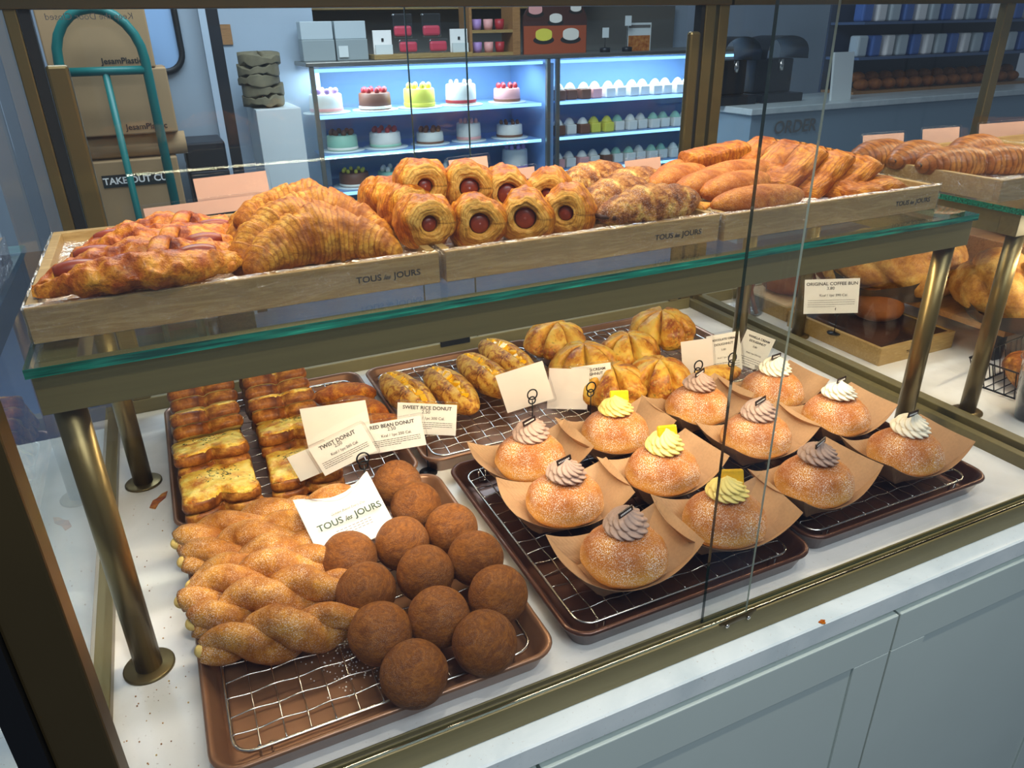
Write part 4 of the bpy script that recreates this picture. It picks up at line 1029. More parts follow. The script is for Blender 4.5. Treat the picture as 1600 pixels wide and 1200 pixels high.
for px, py, w_, d in ((1380, 222, 0.075, 'above the leftmost striped pastry'), (1470, 212, 0.07, 'above the middle striped pastries'), (1565, 203, 0.09, 'above the rightmost striped pastry')):
    card(px, py, 0.25, w_, 0.028, 3, -25, 12, None, None, 'blank card in a clear sleeve '+d, blank=True, group=BC)
# wooden crates with dark film, coffee buns, sign
def crate(x0, x1, y0, y1, z, h, label, film=True):
    t = empty('wooden_crate', ((x0+x1)/2, (y0+y1)/2, z), label=label, cat='crate'); w, d = (x1-x0)/2, (y1-y0)/2; th = 0.008
    mb = MB()
    for b_ in ((-w, w, -d, -d+th), (-w, w, d-th, d), (-w, -w+th, -d+th, d-th), (w-th, w, -d+th, d-th)): mb.box(b_[0], b_[1], b_[2], b_[3], 0, h)
    mb.build('crate_walls', M['wood'], t, bevel=0.0008)
    MB().box(-w+th, w-th, -d+th, d-th, 0.002, h*0.96).build('dark_board', M['chocboard'] if film else M['woodin'], t)
    return t
M['chocboard'] = plain('dark_brown_board', '#2e2019', 0.25, 0, 0.15, 20, coat=0.4)
crt = crate(1.275, 1.470, 0.085, 0.315, 0.0, 0.034, 'low wooden crate with dark board under the coffee bun sign')
logo(crt, 0.008, M['brand'], (0.0, -0.1152, 0.016), (PI/2, 0, 0), 'shop_name_print')
crate(1.290, 1.62, 0.335, 0.49, 0.0, 0.030, 'low wooden crate behind, under the round brown bun', film=False)
def round_bun(name, c, r, h, mat, label):
    mb = MB()
    mb.surf(lambda u, v: (r*math.sin(PI*u)**0.8*math.cos(2*PI*v), r*math.sin(PI*u)**0.8*math.sin(2*PI*v), max(h*0.6*math.cos(PI*u) if u < 0.5 else h*0.4*math.cos(PI*u), -h*0.4)+h*0.4+0.002*fbm((math.cos(2*PI*v), math.sin(2*PI*v), u*3), 1.5, 3)), 30, 40)
    mb.build(name, mat, loc=c, label=label, cat='bun')
round_bun('coffee_bun', (1.375, 0.425, 0.0265), 0.058, 0.062, M['coffeebun'], 'round smooth brown bun standing alone left of the coffee bun sign')
round_bun('coffee_bun', (1.520, 0.415, 0.0265), 0.056, 0.085, M['coffeebun'], 'round brown bun peeking over the top of the coffee bun sign')
round_bun('coffee_bun', (1.405, 0.215, 0.0285), 0.050, 0.060, M['chocbun'] if 'chocbun' in M else M['coffeebun'], 'dark brown bun behind the lower right corner of the coffee bun sign')
card(1299, 463, 0.200, 0.096, 0.066, 5, -38, 6, ['ORIGINAL COFFEE BUN'], '3.80', 'price card reading ORIGINAL COFFEE BUN on the wooden crate', 'Kcal / 1pc 390 Cal.', seed=8)
q = at(1310, 482, y=0.192); holder(q.x, q.y, 0.028, q.z+0.008, 'black wire card holder in front of the coffee bun sign')
# glass jar with brown sticks
j_ = empty('glass_jar', (1.255, 0.415, 0.0), label='clear glass jar with brown sticks at the rear corner right of the lobed breads', cat='jar')
MB().lathe([(0.001, 0.001), (0.033, 0.001), (0.035, 0.006), (0.036, 0.10), (0.039, 0.105), (0.037, 0.106)], 28, caps=False).build('jar_glass', M['plastic'], j_)
for k in range(6):
    a = k*1.05; MB().tube([(0.022*math.cos(a), 0.022*math.sin(a), 0.003), (-0.020*math.cos(a+0.5), -0.020*math.sin(a+0.5), 0.098+0.004*(k % 3))], 0.0042, 8).build('stick', M['coffeebun'], j_)
# riser board and the big twisted loaves in dark paper cups
rs_ = empty('wooden_riser', (1.66, 0.13, 0.0), label='wooden display board raised on black legs under the big twisted loaves', cat='riser')
MB().box(-0.20, 0.5, -0.14, 0.22, 0.056, 0.068).build('board', M['wooddark'], rs_, bevel=0.002)
for sx in (-0.17, 0.42):
    for sy in (-0.11, 0.19): MB().box(sx-0.012, sx+0.012, sy-0.012, sy+0.012, 0.001, 0.0555).build('leg', M['darkblue'], rs_)
def make_big(seed):
    root = empty('twisted_loaf', label='x', cat='bread'); mb = MB()
    def f(u, v):
        a = 2*PI*u; b = 2*PI*v; R_ = 0.060*(1+0.10*math.cos(a-1)); tw = b+1.5*a+0.6*math.sin(2*a)
        r = 0.054*(1+0.30*abs(math.cos(tw*1.5))**0.6-0.18+0.022*abs(math.sin(14*tw+3*math.sin(3*a))))*(1+0.10*math.sin(3*a+seed))
        x = (R_+r*math.cos(b))*math.cos(a)*1.18; y = (R_+r*math.cos(b))*math.sin(a)*0.95; z = r*0.95*math.sin(b)+0.050+0.012*math.sin(2*a+seed)
        k = 0.006*fbm((x, y, z), 18, seed)
        return (x+k*math.cos(a)*math.cos(b), y+k*math.sin(a)*math.cos(b), max(z+k*math.sin(b), 0.012))
    vs = mb.surf(f, 130, 110, caps=False); mb.build('loaf', M['bigbread'], root)
    mb = MB(); mb.surf(lambda u, v: ((0.112+0.018*u+0.004*math.sin(20*PI*v)*u)*math.cos(2*PI*v)*1.08, (0.085+0.016*u+0.004*math.sin(20*PI*v)*u)*math.sin(2*PI*v)*1.08, 0.002+0.036*u+0.012*math.sin(6*PI*v+seed)*u), 4, 80, caps=False)
    mb.build('paper_cup', M['darkpaper'], root, label='dark paper baking cup'); return root
M['darkpaper'] = plain('dark_baking_paper', '#3a3430', 0.6, 0, 0.1, 80)
BL = Kind([make_big(1), make_big(3)])
BL.put((1.505, 0.262, 0.069), (0, 0, 0.2), 'large golden twisted loaf in a dark cup, left one of the big loaves', 'large twisted loaves', scale=1.12)
BL.put((1.570, 0.030, 0.069), (0, 0, 0.5), 'large pale twisted loaf in a dark cup, nearest of the big loaves', 'large twisted loaves', scale=1.05)
BL.put((1.87, 0.23, 0.15), (0, 0, 1.2), 'large twisted loaf high at the right edge behind the shelf leg', 'large twisted loaves', scale=0.95)
MB().box(1.72, 2.05, 0.12, 0.42, 0.0685, 0.148).build('wooden_box', M['wooddark'], bevel=0.002, label='wooden box under the rearmost big loaf at the right picture edge', cat='box')
# wire basket with loaves, plastic cup
bk = empty('wire_basket', (1.470, -0.098, 0.0), (0, 0, 0.12), label='black wire basket holding brown loaves behind the shelf leg at the right', cat='basket')
w_, d_, h_ = 0.13, 0.075, 0.055
for z, k in ((h_, 1.0), (0.004, 0.86)): MB().tube([(x*k, y*k, z) for x, y in ((-w_, -d_), (w_, -d_), (w_, d_), (-w_, d_))], 0.0018, 6, closed=True).build('ring', M['wire'], bk)
mb = MB()
for k in range(15):
    t = -1+2*k/14
    for sy in (-1, 1): mb.tube([(w_*t, sy*d_, h_), (w_*t*0.86, sy*d_*0.86, 0.004)], 0.0010, 5)
for k in range(9):
    t = -1+2*k/8
    for sx in (-1, 1): mb.tube([(sx*w_, d_*t, h_), (sx*w_*0.86, d_*t*0.86, 0.004)], 0.0010, 5)
    mb.tube([(-w_*0.86, d_*t*0.86, 0.004), (w_*0.86, d_*t*0.86, 0.004)], 0.0010, 5)
mb.build('wire_bars', M['wire'], bk)
LB = Kind([tag(loaf(0.125, 0.075, 0.062, M['crust'], 21, 0.10, name='brown_loaf'), cat='bread')])
LB.put((1.415, -0.098, 0.008), (0, 0, 1.1), 'dark brown loaf at the left end of the wire basket', 'loaves in the wire basket')
LB.put((1.515, -0.098, 0.008), (0, 0, 0.4), 'dark brown loaf at the right end of the wire basket, behind the cup', 'loaves in the wire basket')
cp = empty('plastic_cup', (1.325, -0.165, 0.0), label='clear plastic cup with dark drink at the right picture edge', cat='cup')
MB().lathe([(0.0005, 0.001), (0.026, 0.001), (0.027, 0.004), (0.037, 0.098), (0.0395, 0.100), (0.0395, 0.103), (0.037, 0.103)], 32, caps=False).build('cup_wall', M['plastic'], cp)
MB().lathe([(0.0005, 0.003), (0.025, 0.003), (0.033, 0.07), (0.0005, 0.07)], 28).build('drink', M['chocboard'], cp)
text_mesh('TOUS', 0.013, M['inkgrey'], 'shop_name_print', cp, (-0.005, -0.0335, 0.05), (PI/2, 0, 0))

# ------------------------------------------------------------------ kitchen behind: boxes on a green hand truck
def cbox(name, px0, py0, px1, py1, y, depth, mat, label, cat, bev=0.01, extra=None):
    a = at(px0, py0, y=y); b = at(px1, py1, y=y); x0, x1 = sorted((a.x, b.x)); z0, z1 = sorted((a.z, b.z))
    o = MB().box(-(x1-x0)/2, (x1-x0)/2, 0, depth, 0, z1-z0).build(name, mat, loc=((x0+x1)/2, y, z0), bevel=bev, label=label, cat=cat)
    return o, (x1-x0), (z1-z0)
b3, w3, h3 = None, 0, 0
def carton(x0, x1, z0, z1, label, y=3.22, d=0.38):
    r = empty('cardboard_box', ((x0+x1)/2, y, z0), label=label, cat='box', group='cardboard boxes on the hand truck')
    MB().box(-(x1-x0)/2, (x1-x0)/2, 0, d, 0, z1-z0).build('box_body', M['carton'], r, bevel=0.006)
    MB().box(-(x1-x0)/2-0.001, (x1-x0)/2+0.001, d*0.44, d*0.56, -0.0, z1-z0+0.001).build('tape', M['tape'], r)
    return r
M['tape'] = plain('brown_tape', '#a8845a', 0.3)
bt = carton(-0.19, 0.235, 0.435, 0.70, 'top cardboard box on the green hand truck')
bm = carton(-0.185, 0.275, 0.155, 0.433, 'middle cardboard box on the green hand truck, reading JesamPlastic at its lower right')
bl_ = carton(-0.165, 0.245, -0.62, 0.045, 'bottom cardboard box reading TAKE OUT CUP on the green hand truck')
text_mesh('JesamPlastic', 0.034, M['ink'], 'printed_name', bt, (0.08, -0.002, 0.03), (PI/2, 0, 0), bold=0.0006)
text_mesh('JesamPlastic', 0.036, M['ink'], 'printed_name', bm, (0.10, -0.002, 0.032), (PI/2, 0, 0), bold=0.0006)
MB().box(-0.13, 0.17, -0.003, -0.001, 0.548, 0.604).build('label_band', M['ink'], bl_)
text_mesh('TAKE OUT CUP', 0.042, M['card'], 'printed_words', bl_, (0.02, -0.004, 0.576), (PI/2, 0, 0), bold=0.001)
MB().tube([(-0.17, 0, 0.0), (0.30, 0, 0.0)], 0.052, 20).build('paper_roll', M['carton'], loc=(0, 3.30, 0.0985), label='rolled brown paper sheet between the middle and bottom cardboard boxes', cat='paper roll')
tr = empty('hand_truck', (0.03, 3.10, -0.95), label='teal green hand truck standing upright in front of the cardboard boxes', cat='hand truck')
pts = [(-0.215, 0, 0.0), (-0.205, 0, 1.40)]+[(0.185*-math.cos(a), 0, 1.44+0.16*math.sin(a)) for a in [PI*i/12 for i in range(13)]]+[(0.205, 0, 1.40), (0.215, 0, 0.0)]
pts = [(-0.165, 0, 0.05), (-0.165, 0, 1.42)]+[(-0.165*math.cos(a), 0, 1.42+0.20*math.sin(a)) for a in [PI*i/12 for i in range(1, 12)]]+[(0.165, 0, 1.42), (0.165, 0, 0.05)]
MB().tube(pts, 0.020, 12).build('frame', M['teal'], tr)
MB().tube([(-0.16, 0, 1.38), (0.16, 0, 1.38)], 0.018, 10).build('crossbar', M['teal'], tr)
MB().tube([(0.0, 0, 1.38), (0.0, 0, 0.05)], 0.015, 10).build('middle_bar', M['teal'], tr)
MB().tube([(-0.16, 0, 0.3), (0.16, 0, 0.3)], 0.015, 10).build('crossbar', M['teal'], tr)
MB().box(-0.2, 0.2, 0, 0.45, 0.015, 0.03).build('toe_plate', M['teal'], tr)
for sx in (-0.22, 0.22): MB().tube([(sx-0.02, -0.06, 0.12), (sx+0.02, -0.06, 0.12)], 0.1, 24).build('wheel', M['black'], tr)
# sticker lettering on the back of the sliding pane, read from the kitchen side
q = at(140, 26, y=0.503)
o = text_mesh('Keep the Door Closed', 0.0115, M['inkgrey'], 'pane_lettering', case, (q.x, 0.5035, q.z), (PI/2, 0, PI)); 
# door with rounded window, posts, wall things
dr = empty('door_1', (0.36, 3.75, -0.95)); tag(dr, kind='structure')
MB().box(-0.45, 0.14, 0.0, 0.04, 0, 1.9).build('door_leaf', M['doorgrey'] if 'doorgrey' in M else M['wallw'], dr)
rr2 = rring(0.36, 0.75, 0.09, 0, 0, 6); mb = MB(); mb.tube([(x-0.16, -0.012, y+1.72) for x, y, z in rr2], 0.016, 8, closed=True); mb.build('window_gasket', M['black'], dr)
MB().add([(x-0.16, -0.005, y+1.72) for x, y, z in rr2], [tuple(range(len(rr2)))]).build('door_pane', M['palepane'] if 'palepane' in M else M['white'], dr)
slab('trim_1', 0.525, 0.585, 3.72, 3.80, -0.95, 1.3, M['darkblue'], kind='structure')
slab('trim_2', 0.49, 0.524, 3.70, 3.76, -0.95, 1.3, M['wallw'], kind='structure')
slab('wall_left', 0.586, 1.30, 4.9, 5.0, -0.95, 2.0, M['wallw'], kind='structure')
for z0, h_, d in ((-0.95, 0.90, 'tall black plastic crate beside the cardboard boxes'), (-0.045, 0.13, 'flat black box on top of the black plastic crate')):
    MB().box(-0.09, 0.10, 0, 0.3, 0, h_).build('plastic_crate' if h_ > 0.5 else 'black_box', M['darkblue'], loc=(0.38, 3.35, z0), bevel=0.01, label=d, cat='crate')
MB().box(0.62, 0.76, 4.885, 4.899, 0.50, 0.62).build('notice_frame', M['wooddark'], label='small framed notice hanging on the grey wall beside the dark door post', cat='notice')
# stack of brown paper bags on a white cabinet
cb = MB().box(-0.14, 0.14, 0, 0.5, 0, 1.08).build('white_cabinet', M['white'], loc=(0.92, 4.42, -0.95), bevel=0.005, label='white cabinet standing left of the cake display under the brown bags', cat='cabinet')
sk = Kind([MB().surf(lambda u, v: (0.13*math.cos(2*PI*v)*min(1, math.sin(PI*u)*1.6)*(1+0.05*math.sin(7*v)), 0.13*math.sin(2*PI*v)*min(1, math.sin(PI*u)*1.6), (0.034*math.cos(PI*u)*(1+0.35*math.sin(14*v+2)))+0.022*fbm((2*math.cos(2*PI*v), 2*math.sin(2*PI*v), u), 1.2, 1)), 14, 32).build('folded_bag', M['bagbrown'] if 'bagbrown' in M else M['kraft'], cat='bag')])
for k, nm in enumerate(('lowest', 'second from the bottom', 'middle one', 'second from the top', 'topmost')):
    sk.put((0.86+0.01*math.sin(k*2), 4.60, 0.172+0.061*k), (0, 0, k), 'folded olive brown bag, %s of the stack by the cake display' % nm, 'stack of olive brown bags')

# ------------------------------------------------------------------ cake display
CY = 4.5
M['ledblue'] = emit('blue_white_led', '#8fd0ff', 2.2)
M['blueback'] = plain('blue_back_panel', '#86add8', 0.3)
M['shelfglass'] = plain('frosted_shelf', '#7fa6d8', 0.3)
cd = empty('cake_display', (2.9, CY, -0.95), label='tall glass cake display lit blue standing against the back wall', cat='display case')
CD = lambda mb, n, m, **k: mb.build(n, m, cd, loc=(-2.9, -CY, 0.95), **k)
X0, XM, X1 = 1.16, 2.93, 4.95
CD(MB().box(X0, X1, CY, CY+0.75, -0.95, -0.62), 'base', M['white'])
CD(MB().box(X0, X1, CY+0.72, CY+0.75, -0.62, 0.33), 'back_panel', M['blueback'])
CD(MB().box(X0-0.02, X1+0.02, CY-0.01, CY+0.76, 0.362, 0.388), 'top_panel', M['alu'], bevel=0.004)
for x in (X0, XM-0.05, XM+0.03, X1-0.03): CD(MB().box(x, x+0.03, CY, CY+0.03, -0.62, 0.362), 'upright', M['alu'], bevel=0.003)
CD(MB().box(X0, X0+0.03, CY+0.69, CY+0.72, -0.62, 0.362), 'upright', M['alu'], bevel=0.003)
CD(MB().box(XM-0.02, XM+0.02, CY+0.03, CY+0.7, -0.62, 0.33), 'divider', M['shelfglass'])
CD(MB().add([(X0, CY-0.004, -0.62), (X1, CY-0.004, -0.62), (X1, CY-0.004, 0.362), (X0, CY-0.004, 0.362)], [(0, 1, 2, 3)]), 'front_pane', M['glass'])
CD(MB().add([(X0-0.002, CY, -0.62), (X0-0.002, CY+0.75, -0.62), (X0-0.002, CY+0.75, 0.362), (X0-0.002, CY, 0.362)], [(0, 1, 2, 3)]), 'side_pane', M['glass'])
SZ = (0.045, -0.215, -0.47)
for (xa, xb) in ((X0+0.04, XM-0.06), (XM+0.07, X1-0.04)):
    for z in SZ:
        CD(MB().box(xa, xb, CY+0.08, CY+0.66, z, z+0.010), 'shelf_plate', M['shelfglass'])
        CD(MB().box(xa, xb, CY+0.072, CY+0.079, z-0.012, z+0.010), 'led_strip', M['ledblue'])
    CD(MB().box(xa, xb, CY+0.05, CY+0.07, 0.325, 0.345), 'led_strip', M['ledblue'])
lamp('cake_display_light', 'AREA', (2.0, CY+0.25, 0.32), (2.0, CY+0.35, -0.5), 20, (0.62, 0.82, 1.0), 1.6, 0.2)
lamp('cake_display_light', 'AREA', (3.9, CY+0.25, 0.32), (3.9, CY+0.35, -0.5), 20, (0.62, 0.82, 1.0), 1.6, 0.2)
cm_ = {'pink': plain('pink_icing', '#e9a6a0', 0.5), 'cream': plain('cream_icing', '#efe9dc', 0.5), 'yellow': plain('yellow_icing', '#e8dc52', 0.5), 'green': plain('mint_icing', '#9fd0b4', 0.5),
       'brown': plain('brown_icing', '#7a4a34', 0.5), 'sweet': plain('pink_sweets', '#e8455a', 0.4), 'red': plain('berry_red', '#b02e35', 0.4), 'purple': plain('purple_icing', '#b08ac4', 0.5)}
def make_cake(body, band, top, r, h, kind):
    root = empty('cake', label='x', cat='cake')
    MB().lathe([(0.001, 0), (r*1.45, 0), (r*1.45, 0.006), (0.001, 0.006)], 28).build('cake_board', M['white'], root)
    MB().lathe([(0.001, 0.007), (r, 0.007), (r*1.01, h*0.5), (r*0.98, h*0.95), (r*0.9, h), (0.001, h)], 28).build('cake_body', cm_[body], root)
    MB().lathe([(r*1.002, h*0.12), (r*1.03, h*0.14), (r*1.03, h*0.26), (r*1.002, h*0.28)], 28, caps=False).build('icing_band', cm_[band], root)
    for k in range(8):
        a = k*PI/4; rr_ = 0.016 if kind else 0.012
        MB().surf(lambda u, v: (r*0.68*math.cos(a)+rr_*math.sin(PI*u)*math.cos(2*PI*v), r*0.68*math.sin(a)+rr_*math.sin(PI*u)*math.sin(2*PI*v), h+rr_*0.8+rr_*1.2*math.cos(PI*u)), 8, 10).build('topping', cm_[top], root)
    return root
designs = [[('cream', 'pink', 'purple', .095, .085, 1, 508, 'berries on top, leftmost on the top shelf'), ('brown', 'cream', 'red', .095, .08, 1, 585, 'fruit on top, second on the top shelf'), ('yellow', 'yellow', 'yellow', .095, .09, 1, 655, 'bright yellow, third on the top shelf'),
            ('cream', 'red', 'cream', .095, .10, 0, 720, 'with a red lower edge, fourth, top shelf'), ('pink', 'brown', 'red', .085, .07, 1, 792, 'with dark berries, fifth on the top shelf')],
           [('green', 'cream', 'brown', .09, .075, 1, 527, 'layered, leftmost on the middle shelf'), ('cream', 'green', 'red', .095, .075, 1, 596, 'with fruit, second on the middle shelf'), ('cream', 'brown', 'brown', .085, .06, 1, 668, 'with brown puffs, third on the middle shelf'),
            ('cream', 'pink', 'pink', .078, .09, 0, 730, 'with pink flowers, fourth on the middle shelf'), ('cream', 'brown', 'brown', .085, .07, 0, 795, 'fifth on the middle shelf')],
           [('brown', 'cream', 'yellow', .09, .07, 0, 540, 'leftmost on the bottom shelf'), ('green', 'cream', 'cream', .10, .06, 1, 605, 'second on the bottom shelf'), ('cream', 'cream', 'cream', .09, .06, 1, 685, 'third on the bottom shelf'), ('cream', 'purple', 'purple', .085, .115, 1, 803, 'tall with purple topping on the bottom shelf')]]
for r_, row in enumerate(designs):
    z = SZ[r_]+0.0105
    for (b_, bd, tp, rad, h_, kd, px, d) in row:
        q = at(px, 150, y=CY+0.27); c_ = make_cake(b_, bd, tp, rad, h_*1.25, kd); c_.location = (q.x, CY+0.27, z); c_.scale = (1.18,)*3
        tag(c_, 'round %s cake in the blue display, %s' % ({'cream': 'white', 'brown': 'chocolate'}.get(b_, b_), d), 'cake', 'whole cakes in the blue lit display')
# rows of small cream cakes in the right half
def make_small(col_, top_):
    root = empty('small_cake', label='x', cat='cake'); h = 0.055
    MB().box(-0.032, 0.032, -0.04, 0.04, 0, h).build('sponge', cm_[col_], root, bevel=0.006)
    MB().surf(lambda u, v: (0.034*(1-u)**0.5*math.cos(2*PI*v)*(1+0.12*math.cos(12*PI*v)), 0.034*(1-u)**0.5*math.sin(2*PI*v), h+0.036*u), 8, 16).build('cream_peak', cm_[top_], root)
    return root
SMK = [Kind([make_small(*c)]) for c in (('brown', 'cream'), ('cream', 'green'), ('yellow', 'yellow'), ('cream', 'cream'), ('pink', 'cream'))]
pat = [[0, 0, 0, 4, 3, 3, 3, 3, 3, 3, 3, 3, 3, 3, 0, 0], [0, 3, 0, 2, 2, 1, 3, 3, 1, 1, 1, 3, 1, 1, 3, 3], [4, 3, 4, 3, 0, 1, 1, 3, 1, 1, 3, 1, 1, 3, 3, 3]]
sh_nm = ('top', 'middle', 'bottom'); cnt_ = {}
ORD = 'first second third fourth fifth sixth seventh eighth ninth tenth eleventh twelfth thirteenth fourteenth'.split()
def ordn(k): return 'leftmost' if k == 1 else ORD[k-1]+' from the left'
for r_ in range(3):
    for c_ in range(16):
        k = pat[r_][c_]; x = XM+0.15+c_*0.112
        nm = ('chocolate', 'green topped', 'yellow', 'white', 'pink')[k]
        cnt_[(r_, k)] = cnt_.get((r_, k), 0)+1
        SMK[k].put((x, CY+0.20+0.02*(c_ % 2), SZ[r_]+0.0105), (0, 0, 0), 'small %s cake, %s of that colour, %s display shelf' % (nm, ordn(cnt_[(r_, k)]), sh_nm[r_]), 'small %s cakes on the %s display shelf' % (nm, sh_nm[r_]), 'cake', scale=1.35)

# things standing on the display and around it
TZ = 0.3885
M['giftgrey'] = plain('grey_gift_box', '#9ba5a6', 0.4); M['giftlight'] = plain('pale_gift_box', '#c2cdd0', 0.4)
for x0, x1, d in ((1.17, 1.385, 'left one'), (1.395, 1.61, 'right one, with a white price tag')):
    g_ = empty('gift_box', ((x0+x1)/2, CY+0.2, TZ), label='grey gift box on the cake display, '+d, cat='box', group='grey gift boxes')
    w = (x1-x0)/2; MB().box(-w, w, 0, 0.12, 0, 0.13).build('box_base', M['giftgrey'], g_, bevel=0.004); MB().box(-w*0.98, w*0.98, 0.01, 0.13, 0.131, 0.24).build('box_lid', M['giftlight'], g_, bevel=0.004)
    if x0 > 1.39: MB().box(-w*0.9, -w*0.3, -0.012, -0.008, 0.02, 0.09).build('price_tag', M['white'], g_)
MB().box(-0.36, 0.36, -0.12, 0.12, 0, 0.030).build('wooden_riser', M['wood'], loc=(1.99, CY+0.25, TZ), bevel=0.003, label='long pale wooden board on top of the cake display under the pink sweets', cat='riser')
RZ2 = TZ+0.0305
M['clearbag'] = glassy('sweet_bag', (0.93, 0.95, 0.97, 1), 2.0, 0.1)[0]
for x, z_, d in ((1.89, 0, 'lower left'), (1.88, 1, 'upper left'), (2.11, 0, 'lower right'), (2.09, 1, 'upper right')):
    g_ = empty('sweet_bag', (x, CY+0.18+0.07*z_, RZ2+0.10*z_ if z_ else RZ2), label='bag of pink sweets on the pale wooden board, %s one' % d, cat='sweets', group='bags of pink sweets')
    MB().box(-0.07, 0.07, -0.02, 0.02, 0.001, 0.15 if z_ else 0.09).build('bag_film', M['clearbag'], g_, bevel=0.01)
    MB().box(-0.064, 0.064, -0.015, 0.015, 0.01, 0.075).build('sweets', cm_['sweet'], g_, bevel=0.015)
for x, d in ((1.715, 'left of the pink sweets'), (2.275, 'right of the pink sweets')):
    g_ = empty('greeting_card', (x, CY+0.2, RZ2), label='pale greeting card with a dark dot, %s' % d, cat='card', group='pale greeting cards')
    MB().box(-0.065, 0.065, 0, 0.01, 0, 0.15).build('card_sheet', M['card'], g_); MB().box(-0.06, 0.06, -0.03, -0.02, 0, 0.06).build('card_sheet', M['white'], g_)
    MB().box(-0.008, 0.008, -0.004, -0.001, 0.08, 0.10).build('printed_dot', M['ink'], g_)
# mug rack
mr = empty('small_shelf', (2.36, CY+0.3, TZ), label='small open shelf with coloured mugs beside the red brown cake poster', cat='shelf')
for z in (0.0, 0.15): MB().box(0.02, 0.34, -0.1, 0.1, z, z+0.02).build('board', M['wood'], mr)
MB().box(0.0, 0.02, -0.1, 0.1, 0, 0.36).build('side', M['wooddark'], mr); MB().box(0.34, 0.40, -0.1, 0.1, 0, 0.36).build('side', M['wooddark'], mr)
MUG = Kind([tag(MB().lathe([(0.001, 0), (0.028, 0), (0.034, 0.03), (0.035, 0.07), (0.033, 0.07), (0.030, 0.005), (0.001, 0.004)], 16).build('mug', m_), cat='mug') for m_ in (cm_['purple'], cm_['red'], cm_['pink'])])
for z, zn in ((0.0205, 'lower'), (0.1705, 'upper')):
    for k, m_ in enumerate((0, 2, 1)): MUG.put((2.44+0.09*k, CY+0.26, TZ+z), (0, 0, 0), '%s mug on the %s board of the small shelf' % (('purple', 'pink', 'red')[k], zn), 'mugs on the small shelf', which=m_)
# arched poster
ps = empty('cake_poster', (3.06, CY+0.22, TZ), label='arched red brown advertising board showing five cakes on top of the display', cat='poster')
ol = [(-0.27, 0), (0.27, 0), (0.27, 0.22)]+[(0.27*math.cos(a)*1.0, 0.22+0.17*math.sin(a)) for a in [PI*i/14 for i in range(1, 14)]]+[(-0.27, 0.22)]
mb = MB(); mb.prism(ol, -0.006, 0.006); mb.v = [(x, z, y) for x, y, z in mb.v]; mb.build('board', plain('dark_poster', '#4a2c26', 0.35), ps)
MB().box(-0.265, 0.265, -0.0085, -0.0065, 0.0, 0.19).build('orange_panel', plain('orange_poster', '#a8502e', 0.4), ps)
for x, z, r, c_ in ((-0.17, 0.30, 0.055, 'pink'), (0.0, 0.24, 0.052, 'cream'), (0.17, 0.31, 0.045, 'cream'), (-0.10, 0.13, 0.068, 'yellow'), (0.13, 0.13, 0.068, 'cream')):
    mb = MB(); mb.prism([(r*max(-1, min(1, 1.15*math.cos(t))), r*0.62*math.sin(t)) for t in [2*PI*k/20 for k in range(20)]], 0.009, 0.012); mb.v = [(x_, -z_, y_) for x_, y_, z_ in mb.v]; mb.build('printed_cake', cm_[c_], ps, loc=(x, 0, z))
    mb = MB(); mb.prism([(r*1.3*math.cos(t), r*0.42*math.sin(t)-r*0.55) for t in [2*PI*k/20 for k in range(20)]], 0.0067, 0.0088); mb.v = [(x_, -z_, y_) for x_, y_, z_ in mb.v]; mb.build('printed_plate', M['ink'], ps, loc=(x, 0, z))
MB().box(-0.11, 0.11, 0, 0.008, 0, 0.20).build('menu_card', M['white'], loc=(3.80, CY+0.2, TZ), label='white menu card with pastry photo at the right end of the display top', cat='menu card')
mc = bpy.data.objects['menu_card']; MB().box(-0.10, 0.10, -0.003, -0.001, 0.0, 0.11).build('pastry_photo', M['sugarbread'], mc)
MB().box(-0.10, 0.10, -0.003, -0.001, 0.165, 0.185).build('heading_band', M['inkgrey'], mc)
for x, z, d in ((3.46, 0.10, 'left'), (3.66, 0.18, 'right')):
    g_ = empty('price_tag', (x, CY+0.15, TZ), label='small white price tag on a dark stand, %s of the two beside the poster' % d, cat='price tag', group='price tags beside the poster')
    MB().box(-0.028, 0.028, -0.002, 0.002, z, z+0.07).build('tag_sheet', M['white'], g_); MB().tube([(0, 0.004, 0.001), (0, 0.004, z)], 0.003, 6).build('stem', M['wire'], g_)
    MB().lathe([(0.001, 0), (0.04, 0), (0.04, 0.03), (0.001, 0.035)], 16).build('dish', M['darkblue'], g_)
# wall cabinets
for x0, x1, d in ((0.80, 1.24, 'left one'), (1.25, 1.66, 'middle one'), (1.67, 2.05, 'third from the left'), (3.1, 3.9, 'rightmost, behind the red brown poster')):
    w = (x1-x0)/2; g_ = empty('wall_cabinet', ((x0+x1)/2, 5.55, 0.74), label='white wall cabinet above the cake display, '+d, cat='cabinet', group='white wall cabinets')
    MB().box(-w, w, 0.02, 0.4, 0, 0.7).build('body', M['wallw'], g_); dd = MB().box(-w+0.004, w-0.004, 0, 0.018, 0.004, 0.7).build('cabinet_door', M['white'], g_)
    MB().box(-0.08, 0.08, -0.012, -0.001, 0.03, 0.07).build('handle', M['gold'], dd)
MB().box(-1.3, 1.4, 0.0, 0.42, 0, 0.022).build('light_rail', M['wood'], loc=(2.1, 5.53, 0.715), label='pale wooden strip running below the white wall cabinets', cat='rail')
MB().box(-2.0, 2.0, 0.0, 0.02, 0, 1.2).build('wall_panel', plain('taupe_panel', '#6d6a62', 0.6), loc=(3.0, 5.9, -0.45), label='dull taupe panel on the wall behind the cake display top', cat='panel')
